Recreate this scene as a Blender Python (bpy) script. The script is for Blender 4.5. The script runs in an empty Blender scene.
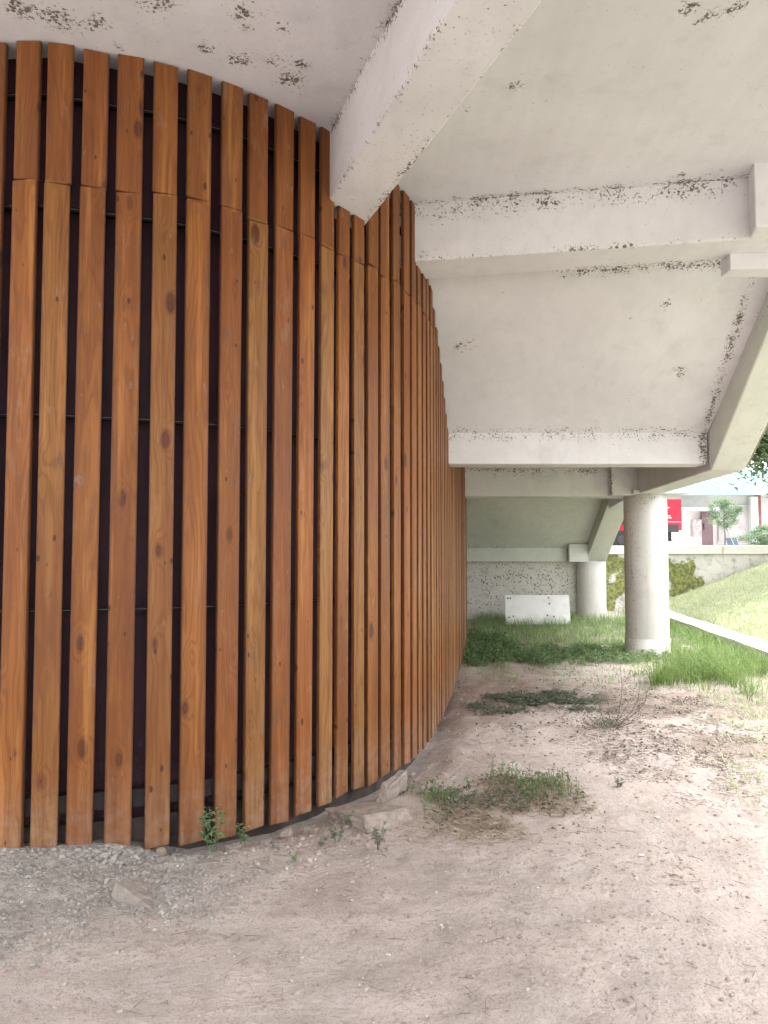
import bpy, bmesh, math, random
from mathutils import Vector, Matrix, noise as mn
R = math.radians
random.seed(7)
scn = bpy.context.scene
COL = scn.collection

# ---------------------------------------------------------------- camera
F = 760.0; EYE = 1.4; TILT = math.atan(38/760)
cam = bpy.data.cameras.new('camera'); camo = bpy.data.objects.new('camera', cam); COL.objects.link(camo)
camo.location = (0, 0, EYE); camo.rotation_euler = (R(90)+TILT, 0, 0)
cam.sensor_fit = 'VERTICAL'; cam.sensor_height = 36; cam.sensor_width = 27; cam.lens = F/1024*36
cam.clip_end = 3000; cam.clip_start = 0.05
scn.camera = camo

def ray(px, py):
    u = (px-384)/F; v = (512-py)/F
    return Vector((u, math.cos(TILT)-v*math.sin(TILT), math.sin(TILT)+v*math.cos(TILT)))
def atz(px, py, z):
    r = ray(px, py); t = (z-EYE)/r.z
    return Vector((0, 0, EYE)) + r*t
def aty(px, py, y):
    r = ray(px, py); t = y/r.y
    return Vector((0, 0, EYE)) + r*t

# ---------------------------------------------------------------- object helpers
def tag(o, label=None, cat=None, group=None, kind=None):
    if label: o['label'] = label
    if cat: o['category'] = cat
    if group: o['group'] = group
    if kind: o['kind'] = kind
    return o
def empty(name, loc=(0, 0, 0)):
    o = bpy.data.objects.new(name, None); COL.objects.link(o); o.location = loc
    o.empty_display_size = 0.2
    return o
def link_bm(name, bm, mat=None, parent=None, loc=None, smooth=False, bevel=0, rotz=0):
    """bm is in world coordinates unless loc is given (then local)."""
    me = bpy.data.meshes.new(name); bm.normal_update(); bm.to_mesh(me); bm.free()
    if mat: me.materials.append(mat)
    if smooth:
        for p in me.polygons: p.use_smooth = True
    o = bpy.data.objects.new(name, me); COL.objects.link(o)
    if loc is not None:
        o.location = loc; o.rotation_euler = (0, 0, rotz)
    if parent:
        o.parent = parent
        if parent.location.length > 0:
            o.matrix_parent_inverse = Matrix.Translation(parent.location).inverted()
    if bevel:
        b = o.modifiers.new('bevel', 'BEVEL'); b.width = bevel; b.segments = 2; b.limit_method = 'ANGLE'
    return o
def prism(bm, pts, z0, z1):
    """vertical prism, z0/z1 number or list per point"""
    n = len(pts)
    a = z0 if isinstance(z0, (list, tuple)) else [z0]*n
    b = z1 if isinstance(z1, (list, tuple)) else [z1]*n
    lo = [bm.verts.new((p[0], p[1], a[i])) for i, p in enumerate(pts)]
    hi = [bm.verts.new((p[0], p[1], b[i])) for i, p in enumerate(pts)]
    fs = [bm.faces.new(lo[::-1]), bm.faces.new(hi)]
    for i in range(n):
        fs.append(bm.faces.new((lo[i], lo[(i+1) % n], hi[(i+1) % n], hi[i])))
    bmesh.ops.recalc_face_normals(bm, faces=fs)
    return bm
def box(bm, x0, x1, y0, y1, z0, z1):
    return prism(bm, [(x0, y0), (x1, y0), (x1, y1), (x0, y1)], z0, z1)
def cyl(bm, c, r0, r1, z0, z1, n=48, rings=1):
    prev = None
    for k in range(rings+1):
        t = k/rings; z = z0+(z1-z0)*t; r = r0+(r1-r0)*t
        ring = [bm.verts.new((c[0]+r*math.cos(2*math.pi*i/n), c[1]+r*math.sin(2*math.pi*i/n), z)) for i in range(n)]
        if prev:
            for i in range(n):
                f = bm.faces.new((prev[i], prev[(i+1) % n], ring[(i+1) % n], ring[i])); f.smooth = True
        else: bm.faces.new(ring[::-1])
        prev = ring
    bm.faces.new(prev)
    return bm
def tube(bm, pts, r0, r1, n=6):
    prev = None; m = len(pts)
    for k, p in enumerate(pts):
        p = Vector(p)
        d = (Vector(pts[min(k+1, m-1)])-Vector(pts[max(k-1, 0)])).normalized()
        a = d.orthogonal().normalized(); b = d.cross(a)
        r = r0+(r1-r0)*k/(m-1)
        ring = [bm.verts.new(p+(a*math.cos(2*math.pi*i/n)+b*math.sin(2*math.pi*i/n))*r) for i in range(n)]
        if prev:
            best = min(range(n), key=lambda s: sum((ring[(i+s) % n].co-prev[i].co).length for i in range(n)))
            ring = ring[best:]+ring[:best]
            for i in range(n):
                f = bm.faces.new((prev[i], prev[(i+1) % n], ring[(i+1) % n], ring[i])); f.smooth = True
        prev = ring
    try: bm.faces.new(prev)
    except Exception: pass
    return bm

# ---------------------------------------------------------------- node helpers
class NT:
    def __init__(s, name):
        s.m = bpy.data.materials.new(name); s.m.use_nodes = True
        s.t = s.m.node_tree; s.t.nodes.clear()
        s.out = s.t.nodes.new('ShaderNodeOutputMaterial')
        s.b = s.t.nodes.new('ShaderNodeBsdfPrincipled')
        s.t.links.new(s.b.outputs[0], s.out.inputs[0])
    def n(s, typ, **kw):
        x = s.t.nodes.new(typ)
        for k, v in kw.items(): setattr(x, k, v)
        return x
    def put(s, sock, v):
        if isinstance(v, bpy.types.NodeSocket): s.t.links.new(v, sock)
        elif isinstance(v, (int, float)) and sock.type == 'RGBA': sock.default_value = (v, v, v, 1)
        elif isinstance(v, (tuple, list)) and sock.type == 'RGBA' and len(v) == 3: sock.default_value = (*v, 1)
        else: sock.default_value = v
    def math(s, op, a, b=0.0, c=None, clamp=False):
        x = s.n('ShaderNodeMath', operation=op); x.use_clamp = clamp
        s.put(x.inputs[0], a); s.put(x.inputs[1], b)
        if c is not None: s.put(x.inputs[2], c)
        return x.outputs[0]
    def vm(s, op, a, b=(0, 0, 0), scale=None):
        x = s.n('ShaderNodeVectorMath', operation=op)
        s.put(x.inputs[0], a)
        if scale is None: s.put(x.inputs[1], b)
        else: s.put(x.inputs['Scale'], scale)
        return x.outputs['Value'] if op in ('LENGTH', 'DISTANCE', 'DOT_PRODUCT') else x.outputs[0]
    def noise(s, vec, scale, detail=4, rough=.55, dist=0, out='Fac'):
        x = s.n('ShaderNodeTexNoise'); s.put(x.inputs['Vector'], vec)
        s.put(x.inputs['Scale'], scale); s.put(x.inputs['Detail'], detail); s.put(x.inputs['Roughness'], rough); s.put(x.inputs['Distortion'], dist)
        return x.outputs[out]
    def voro(s, vec, scale, feat='F1', rnd=1, out='Distance'):
        x = s.n('ShaderNodeTexVoronoi', feature=feat); s.put(x.inputs['Vector'], vec); s.put(x.inputs['Scale'], scale)
        s.put(x.inputs['Randomness'], rnd)
        return x.outputs[out]
    def mr(s, v, a, b, c=0, d=1, smooth=True):
        x = s.n('ShaderNodeMapRange'); x.interpolation_type = 'SMOOTHSTEP' if smooth else 'LINEAR'
        s.put(x.inputs[0], v); s.put(x.inputs[1], a); s.put(x.inputs[2], b); s.put(x.inputs[3], c); s.put(x.inputs[4], d)
        return x.outputs[0]
    def mix(s, f, a, b, mode='MIX'):
        x = s.n('ShaderNodeMix', data_type='RGBA', blend_type=mode)
        s.put(x.inputs[0], f); s.put(x.inputs[6], a); s.put(x.inputs[7], b)
        return x.outputs[2]
    def pos(s): return s.n('ShaderNodeNewGeometry').outputs['Position']
    def obj(s): return s.n('ShaderNodeTexCoord').outputs['Object']
    def rnd(s): return s.n('ShaderNodeObjectInfo').outputs['Random']
    def mapping(s, vec, loc=(0, 0, 0), sc=(1, 1, 1)):
        x = s.n('ShaderNodeMapping'); s.put(x.inputs[0], vec); s.put(x.inputs[1], loc); s.put(x.inputs[3], sc)
        return x.outputs[0]
    def bump(s, h, strength=.3, dist=.01, prev=None):
        x = s.n('ShaderNodeBump'); s.put(x.inputs['Height'], h); s.put(x.inputs['Strength'], strength); s.put(x.inputs['Distance'], dist)
        if prev is not None: s.put(x.inputs['Normal'], prev)
        return x.outputs[0]
    def done(s, col, rough=.6, normal=None, spec=.5):
        s.put(s.b.inputs['Base Color'], col); s.put(s.b.inputs['Roughness'], rough)
        s.put(s.b.inputs['Specular IOR Level'], spec)
        if normal is not None: s.put(s.b.inputs['Normal'], normal)
        return s.m
    def segmask(s, P, A, B, r):
        A = Vector(A); B = Vector(B); AB = B-A
        d = s.vm('SUBTRACT', P, tuple(A))
        if AB.length < 1e-6: L = s.vm('LENGTH', d)
        else:
            t = s.math('MULTIPLY', s.vm('DOT_PRODUCT', d, tuple(AB)), 1/AB.length_squared, clamp=True)
            q = s.vm('SCALE', tuple(AB), scale=t)
            L = s.vm('LENGTH', s.vm('SUBTRACT', d, q))
        return s.mr(L, 0, r, 1, 0)

def simple(name, col, rough=.6, var=.12, scale=8, bump=.15, metal=0, spec=.5):
    m = NT(name); P = m.obj()
    n = m.noise(P, scale, 5)
    c2 = tuple(max(0, c*(1-var*1.6)) for c in col)
    c = m.mix(m.mr(n, .35, .65), col, c2)
    mt = m.done(c, rough, m.bump(m.noise(P, scale*6, 4), bump, .004), spec)
    m.b.inputs['Metallic'].default_value = metal
    return mt

# ---------------------------------------------------------------- the drum path (plan curve of the slat wall)
ZB = 0.04
bott = [(0, 855), (40, 853), (80, 849), (118, 845), (155, 841), (190, 835), (225, 828), (252, 821), (280, 813), (305, 806), (325, 799), (343, 792),
        (358, 785), (376, 778), (399, 766), (419, 751), (438, 725), (452, 693), (459.5, 668)]
pts = [Vector((-3.7, 4.9, 0)), Vector((-3.2, 4.15, 0)), Vector((-2.5, 3.62, 0))]
for b in bott[:-5:2]+bott[-5:]:
    p = atz(b[0], b[1], ZB); pts.append(Vector((p.x, p.y, 0)))
pts += [Vector((1.13, 10.4, 0)), Vector((1.26, 11.6, 0)), Vector((1.35, 13.2, 0)), Vector((1.2, 14.6, 0)), Vector((.8, 15.3, 0))]
# smooth a little, then sample by Catmull-Rom
for it in range(1):
    q = [p.copy() for p in pts]
    for i in range(4, len(pts)-1): q[i] = pts[i]*.8+(pts[i-1]+pts[i+1])*.1
    pts = q
curve = []
for i in range(len(pts)-1):
    p0 = pts[max(i-1, 0)]; p1 = pts[i]; p2 = pts[i+1]; p3 = pts[min(i+2, len(pts)-1)]
    for k in range(24):
        t = k/24
        curve.append(0.5*((2*p1)+(p2-p0)*t+(2*p0-5*p1+4*p2-p3)*t*t+(3*p1-p0-3*p2+p3)*t*t*t))
curve.append(pts[-1])
cum = [0]
for a, b in zip(curve, curve[1:]): cum.append(cum[-1]+(b-a).length)
def along(s):
    for i in range(len(cum)-1):
        if cum[i+1] >= s:
            f = (s-cum[i])/max(1e-9, cum[i+1]-cum[i])
            p = curve[i].lerp(curve[i+1], f)
            j = min(max(i, 1), len(curve)-3)
            t = (curve[j+2]-curve[j-1]).normalized()
            return p, t
    return curve[-1], (curve[-1]-curve[-2]).normalized()
def dnorm(t): return Vector((t.y, -t.x, 0))     # outward (towards the open side)
def offs(d, s0, s1, step=.12):
    out = []; s = s0
    while s < s1:
        p, t = along(s); out.append(p+dnorm(t)*d); s += step
    p, t = along(s1); out.append(p+dnorm(t)*d)
    return out
def dist_drum(x, y):
    """signed: positive outside"""
    best = 9; sg = 1
    for i in range(0, len(curve)-1, 3):
        c = curve[i]; d = (c.x-x)**2+(c.y-y)**2
        if d < best:
            best = d; t = curve[min(i+1, len(curve)-1)]-curve[max(0, i-1)]
            n = dnorm(t); sg = 1 if (x-c.x)*n.x+(y-c.y)*n.y > 0 else -1
    return math.sqrt(best)*sg if best < 9 else 3*sg

# ---------------------------------------------------------------- concrete geometry numbers
ZC = 3.80      # flat slab underside
ZBM = 3.40     # underside of the deep beams
bA = [atz(335, 191, ZBM), atz(371, 219, ZBM), atz(454, 0, ZBM), atz(547, 0, ZBM)]
dirL = (bA[2]-bA[0]).normalized(); dirR = (bA[3]-bA[1]).normalized()
dA = (dirL+dirR).normalized()
A_L0 = bA[0]-dA*.5; A_R0 = bA[1]-dA*.25; A_L1 = bA[0]+dA*6.4; A_R1 = A_L1+(bA[1]-bA[0])-dA*((bA[1]-bA[0]).dot(dA))
polyA = [A_L0, A_L1, A_R1, A_R0]
b1 = atz(416, 261, ZBM); b2 = atz(749, 239, ZBM); dB = (b2-b1).normalized()
b3 = atz(431, 279, ZBM); b4 = atz(740, 259, ZBM); dB2 = (b4-b3).normalized()
B0 = b1-dB*.5; B1 = b1+dB*((3.0-b1.x)/dB.x); B2 = b3+dB2*((3.0-b3.x)/dB2.x); B3 = b3-dB2*.5
polyB = [B0, B1, B2, B3]
S2y0 = 5.35; S2y1 = 7.10; S2z1 = EYE+1.10; S2sl = .72
def s2z(y): return S2z1+(S2y1-y)*S2sl
LZ = 2.50; LB = 2.17
S3y0 = 13.8; S3y1 = 15.3; S3z1 = 1.44; S3sl = .70
def inside(poly, x, y):
    s = 0
    for i in range(len(poly)):
        a = poly[i]; b = poly[(i+1) % len(poly)]
        c = (b.x-a.x)*(y-a.y)-(b.y-a.y)*(x-a.x)
        if s == 0: s = 1 if c > 0 else -1
        elif (c > 0) != (s > 0): return False
    return True
def yB(x, a, d): return a.y+d.y*((x-a.x)/d.x)
def under(x, y):
    if inside(polyA, x, y): return ZBM
    if y < yB(x, b1, dB): return ZC
    if y < yB(x, b3, dB2): return ZBM
    if y < S2y1: return min(ZC, s2z(y))
    if y < 7.4: return EYE+.80
    if 10.2 < y < 10.62: return 2.15
    return LZ

# ---------------------------------------------------------------- materials
def concrete(name, base, segs=(), spots=(), general=.35, dens=1.0, streak=0.15, base2=None, fine=58):
    m = NT(name); P = m.pos()
    big = m.noise(P, .7, 5, .6); mid = m.noise(P, 4, 5, .6)
    base2 = base2 or tuple(c*.86 for c in base)
    col = m.mix(m.mr(big, .3, .7), base, base2)
    col = m.mix(m.math('MULTIPLY', m.mr(mid, .5, .75), .35), col, tuple(c*.8 for c in base2))
    # faint water streaks running down
    Ps = m.mapping(P, sc=(9, 9, .6))
    col = m.mix(m.math('MULTIPLY', m.mr(m.noise(Ps, 1, 4, .6), .55, .75), streak), col, (.40, .34, .27))
    bands = m.noise(m.mapping(P, sc=(11, .25, 11)), 1, 2, .4)
    col = m.mix(m.math('MULTIPLY', m.mr(bands, .4, .6), .07), col, tuple(c*.70 for c in base2))
    mask = None
    for A, B, r, k in segs:
        x = m.math('MULTIPLY', m.segmask(P, A, B, r), k)
        mask = x if mask is None else m.math('MAXIMUM', mask, x)
    for C, r in spots:
        x = m.segmask(P, C, C, r)
        mask = x if mask is None else m.math('MAXIMUM', mask, x)
    cl = m.noise(P, 6.5, 3, .6)
    g = m.mr(m.noise(P, 1.6, 3, .6), .56, .74, 0, general)
    mask = g if mask is None else m.math('MAXIMUM', mask, g)
    d = m.math('MULTIPLY', mask, m.mr(cl, .36, .6, .42, 1))
    v = m.math('ADD', m.noise(P, fine, 4, .62, .4), m.math('MULTIPLY', d, .26*dens))
    spot = m.mr(v, .69, .75)
    halo = m.math('MULTIPLY', m.mr(v, .60, .74), .22)
    col = m.mix(halo, col, (.30, .25, .18))
    mc = m.mix(m.mr(m.noise(P, 14, 2), .4, .6), (.055, .042, .030), (.12, .10, .055))
    col = m.mix(m.math('MULTIPLY', spot, .88), col, mc)
    nb = m.bump(m.noise(P, 3, 6, .6), .25, .03)
    nb = m.bump(m.noise(P, 70, 4, .6), .18, .003, nb)
    nb = m.bump(m.math('MULTIPLY', spot, -1.0), .3, .003, nb)
    return m.done(col, m.mr(mid, .3, .7, .62, .82), nb, .35)

PAINT = (.71, .72, .745)
def v3(p, z=None): return (p.x, p.y, p.z if z is None else z)
ceil_spots = [(atz(x, y, ZC), r) for x, y, r in [(20, 8, .10), (60, 18, .12), (95, 22, .09), (150, 8, .09), (165, 4, .08), (245, 12, .10), (205, 48, .06), (118, 48, .05),
              (240, 60, .09), (275, 60, .10), (290, 78, .10), (300, 65, .07), (285, 28, .06), (248, 28, .05),
              (690, 8, .07), (712, 16, .07), (730, 10, .07), (740, 5, .05), (700, 22, .04), (515, 86, .06), (468, 108, .05), (590, 150, .03), (715, 172, .08), (680, 175, .05)]]
slab0_mat = concrete('painted_slab', PAINT,
    segs=[(v3(b1-dB*.2, ZC), v3(b2, ZC), .13, .95), (v3(A_L0, ZC), v3(A_L1, ZC), .07, .6), (v3(A_R0, ZC), v3(A_R1, ZC), .06, .45)], spots=[(a_, b_*1.35) for a_, b_ in ceil_spots], general=.24)
beamA_mat = concrete('painted_beam_corner', (.74, .745, .765),
    segs=[(v3(bA[0].lerp(bA[1], .5), ZBM), v3(bA[0].lerp(bA[1], .5)+dA*1.8, ZBM), .35, .22), (v3(A_L0, ZC), v3(bA[0]+dA*1.6, ZC), .10, 1.0), (v3(bA[0], ZBM), v3(bA[0]+dA*1.8, ZBM), .06, .55), (v3(bA[1], ZBM), v3(bA[1]+dA*1.0, ZBM), .09, .9), (v3(A_R0, ZBM), v3(bA[1]+dA*2, ZBM), .05, .6)],
    general=.85, streak=.1)
q1 = b1.lerp(b2, .48); q2 = b1.lerp(b2, .68)
beamB_mat = concrete('painted_beam_face', (.74, .745, .765),
    segs=[(v3(b1-dB*.3, ZC-.04), v3(b1.lerp(b2, .94), ZC-.03), .15, .74), (v3(q1, ZBM+.01), v3(q2, ZBM+.01), .06, .7), (v3(b3.lerp(b4, .5), ZBM), v3(b3.lerp(b4, .95), ZBM), .13, .75), (v3(b1-dB*.2, ZBM), v3(b1+dB*.1, ZBM), .12, .75),
          (v3(b1, ZBM), v3(b2, ZBM), .05, .5)], general=.3)
S2P = lambda px, py: None
def on_s2(px, py):
    r = ray(px, py)   # z = S2z1+(S2y1-y)*sl
    t = (S2z1+S2y1*S2sl-EYE)/(r.z+S2sl*r.y)
    return Vector((0, 0, EYE))+r*t
slab2_mat = concrete('painted_stair_soffit', (.70, .70, .715),
    segs=[(v3(on_s2(455, 430)), v3(on_s2(700, 430)), .10, .62), (v3(on_s2(705, 430)), v3(on_s2(760, 250)), .09, .95), (v3(on_s2(560, 272)), v3(on_s2(745, 262)), .10, .9)],
    spots=[(on_s2(463, 348), .16), (on_s2(470, 340), .08), (on_s2(666, 305), .10), (on_s2(680, 372), .12), (on_s2(458, 440), .13), (on_s2(475, 435), .10), (on_s2(732, 337), .09), (on_s2(503, 293), .03), (on_s2(630, 318), .04)],
    general=.22)
lowbeam_mat = concrete('painted_low_beam', (.72, .72, .73),
    segs=[((0.4, 7.1, LZ-.02), (3.0, 7.1, LZ-.02), .12, .62), ((0.8, 10.2, LZ), (3.1, 10.2, LZ), .18, .85), ((3.02, 10.1, LZ), (3.02, 10.1, LB), .1, 1), ((3.41, 10.1, LZ), (3.41, 10.1, LB), .1, 1),
          ((3.0, 7.1, LZ), (3.0, 7.1, LB), .10, 1.0)], general=.45)
greenbeam_mat = concrete('weathered_stringer_paint', (.62, .63, .57), segs=[((3.38, 5.4, 3.2), (3.40, 7.2, LB), .14, .8)], general=.4, base2=(.52, .55, .48), streak=.3)
slab3_mat = concrete('grey_green_stair_soffit', (.66, .67, .63), segs=[((1.2, 15.3, S3z1+.12), (3.8, 15.3, S3z1+.12), .2, .75)], general=.35, base2=(.56, .59, .53), streak=.3, fine=24)  # greyer, greener tone than the upper flight's soffit
col_mat = concrete('painted_column', (.74, .72, .69), segs=[((3.25, 10.1, .1), (3.25, 10.1, 2.1), .35, .38), ((3.5, 10.1, 2.15), (3.5, 10.1, 2.0), .3, .7)], general=.0, streak=.35, fine=44)
backwall_mat = concrete('mouldy_plaster', (.66, .64, .60), segs=[((1, 15.5, .7), (4.2, 15.5, .8), 1.5, .62)], general=.5, dens=1.0, streak=.3, fine=27)

def wood_mat():
    m = NT('stained_pine'); P = m.obj(); rnd = m.rnd()
    sep = m.n('ShaderNodeSeparateXYZ'); m.put(sep.inputs[0], P); X, Y, Z = sep.outputs
    upper = m.math('GREATER_THAN', Z, 0)
    seed = m.math('ADD', m.math('MULTIPLY', rnd, 173.0), m.math('MULTIPLY', upper, 41.7))
    comb = m.n('ShaderNodeCombineXYZ'); m.put(comb.inputs[0], m.math('MULTIPLY', seed, 1.0)); m.put(comb.inputs[1], m.math('MULTIPLY', seed, .37)); m.put(comb.inputs[2], m.math('MULTIPLY', seed, .71))
    Q = m.vm('ADD', P, comb.outputs[0])
    # knots: sparse cells in the board's plane
    kv = m.mapping(Q, sc=(7.5, 1.0, 3.3))
    kx = m.n('ShaderNodeTexVoronoi', feature='F1'); m.put(kx.inputs['Vector'], kv); m.put(kx.inputs['Scale'], 1.0); kx.voronoi_dimensions = '3D'
    kd = kx.outputs['Distance']; kc = kx.outputs['Color']
    sk = m.n('ShaderNodeSeparateColor'); m.put(sk.inputs[0], kc)
    size = m.mr(sk.outputs[0], .10, 1, .0, .175, smooth=False)
    warp = m.math('MULTIPLY', m.mr(kd, 0, .42, 1, 0), m.mr(sk.outputs[0], .25, 1, 0, 1))
    # growth rings running along the board, bent round the knots
    low = m.noise(m.mapping(Q, sc=(5, 5, .55)), 1, 3, .5)
    ringc = m.math('ADD', m.math('ADD', m.math('MULTIPLY', X, 20), m.math('MULTIPLY', low, 12)), m.math('MULTIPLY', warp, 2.6))
    ring = m.math('SINE', m.math('MULTIPLY', ringc, 6.28*1.4))
    ring = m.mr(ring, -.2, 1.0)
    fib = m.noise(m.mapping(Q, sc=(190, 190, 4)), 1, 4, .65)
    fib2 = m.noise(m.mapping(Q, sc=(45, 45, 1.2)), 1, 4, .6)
    c = m.mix(m.mr(low, .3, .7), (.30, .112, .024), (.185, .062, .013))
    # board to board stain differences
    rr = m.math('FRACT', m.math('MULTIPLY', seed, 3.17))
    rr2 = m.math('FRACT', m.math('MULTIPLY', seed, 7.31))
    c = m.mix(m.math('MULTIPLY', m.mr(rr, .45, 1), .8), c, (.26, .128, .036))
    c = m.mix(m.math('MULTIPLY', m.mr(rr2, .5, 1), .7), c, (.24, .068, .017))
    c = m.mix(m.math('MULTIPLY', upper, .5), c, (.175, .066, .018))
    c = m.mix(m.math('MULTIPLY', ring, .42), c, (.125, .036, .009))
    c = m.mix(m.math('MULTIPLY', m.mr(fib, .45, .7), .30), c, (.12, .036, .011))
    c = m.mix(m.math('MULTIPLY', m.mr(fib2, .5, .75), .35), c, (.38, .165, .05))
    # grey scuffs and pale dust
    sc = m.math('MULTIPLY', m.mr(m.noise(m.mapping(Q, sc=(9, 9, 3)), 1, 5, .7), .58, .70), .45)
    c = m.mix(sc, c, (.27, .165, .10))
    blot = m.math('MULTIPLY', m.mr(m.noise(m.mapping(Q, sc=(16, 16, 6)), 1, 3, .6), .62, .72), .5)
    c = m.mix(blot, c, (.10, .065, .05))
    dust = m.math('MULTIPLY', m.mr(Z, -3.15, -2.65, .55, 0), m.mr(m.noise(Q, 20, 4, .6), .35, .65, .3, 1))
    c = m.mix(dust, c, (.32, .235, .185))
    # knots on top
    k1 = m.math('LESS_THAN', m.math('SUBTRACT', kd, size), 0)
    halo = m.mr(m.math('SUBTRACT', kd, size), 0, .09, 1, 0)
    hz = m.math('MULTIPLY', halo, m.mr(size, .02, .06))
    c = m.mix(m.math('MULTIPLY', hz, .75), c, (.10, .03, .013))
    kin = m.mix(m.math('SINE', m.math('MULTIPLY', kd, 150)), (.045, .013, .006), (.095, .030, .011))
    k1m = m.math('MULTIPLY', k1, m.mr(size, .02, .05))
    c = m.mix(m.math('MULTIPLY', k1m, .92), c, kin)
    vv = m.math('FRACT', m.math('MULTIPLY', seed, 11.7))
    c = m.mix(m.math('MULTIPLY', m.mr(vv, .2, 1, 0, .42), m.mr(m.noise(m.mapping(Q, sc=(3, 3, .8)), 1, 3, .6), .3, .6, .4, 1)), c, (.13, .045, .013))
    lo2 = m.noise(m.mapping(Q, sc=(16, 16, .9)), 1, 4, .6)
    c = m.mix(m.math('MULTIPLY', m.mr(lo2, .46, .66), .55), c, (.135, .040, .010))
    c = m.mix(m.math('MULTIPLY', m.mr(lo2, .44, .28), .45), c, (.44, .20, .052))
    grey = m.mr(m.noise(m.mapping(Q, sc=(22, 22, 9)), 1, 5, .7), .62, .70)
    c = m.mix(m.math('MULTIPLY', grey, .45), c, (.20, .17, .145))
    edge = m.mr(m.math('ADD', m.math('ABSOLUTE', X), m.math('MULTIPLY', m.noise(Q, 14, 3), .012)), .054, .063)
    c = m.mix(m.math('MULTIPLY', edge, .55), c, (.07, .028, .012))
    # pin knots, mineral streaks and drip stains
    pk = m.n('ShaderNodeTexVoronoi', feature='F1'); m.put(pk.inputs['Vector'], m.mapping(m.vm('ADD', Q, (5, 9, 3)), sc=(13, 1, 6.5))); m.put(pk.inputs['Scale'], 1.0)
    ps = m.n('ShaderNodeSeparateColor'); m.put(ps.inputs[0], pk.outputs['Color'])
    pr = m.mr(ps.outputs[1], .30, 1, 0, .13, smooth=False)
    pin = m.mr(m.math('SUBTRACT', pk.outputs['Distance'], pr), .0, .05, 1, 0)
    c = m.mix(m.math('MULTIPLY', m.math('MULTIPLY', pin, m.mr(pr, .01, .04)), .8), c, (.045, .016, .009))
    drip = m.mr(m.noise(m.mapping(Q, sc=(60, 60, 1.5)), 1, 3, .55), .60, .72)
    c = m.mix(m.math('MULTIPLY', drip, .35), c, (.09, .03, .012))
    nb = m.bump(fib, .25, .0012)
    nb = m.bump(ring, .2, .0012, nb)
    nb = m.bump(m.noise(Q, 25, 4, .6), .12, .002, nb)
    return m.done(c, m.mr(fib2, .3, .7, .40, .58), nb, .28)
WOOD = wood_mat()
RAIL = simple('dark_rail_steel', (.012, .009, .011), .7, .3, 20, .1, spec=.2)
WIRE = simple('galvanised_wire', (.07, .055, .06), .4, .3, 30, .1)
BACK = None
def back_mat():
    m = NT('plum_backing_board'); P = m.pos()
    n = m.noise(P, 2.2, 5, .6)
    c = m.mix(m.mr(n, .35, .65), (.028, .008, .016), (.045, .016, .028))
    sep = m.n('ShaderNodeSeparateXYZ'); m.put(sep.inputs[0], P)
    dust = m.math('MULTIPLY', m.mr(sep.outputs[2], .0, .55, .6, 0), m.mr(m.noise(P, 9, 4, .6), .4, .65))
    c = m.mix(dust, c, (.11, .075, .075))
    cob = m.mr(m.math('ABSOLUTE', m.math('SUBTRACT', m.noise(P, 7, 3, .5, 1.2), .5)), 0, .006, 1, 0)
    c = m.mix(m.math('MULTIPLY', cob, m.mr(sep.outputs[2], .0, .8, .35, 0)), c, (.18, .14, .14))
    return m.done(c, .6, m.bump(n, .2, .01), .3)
BACK = back_mat()

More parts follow.
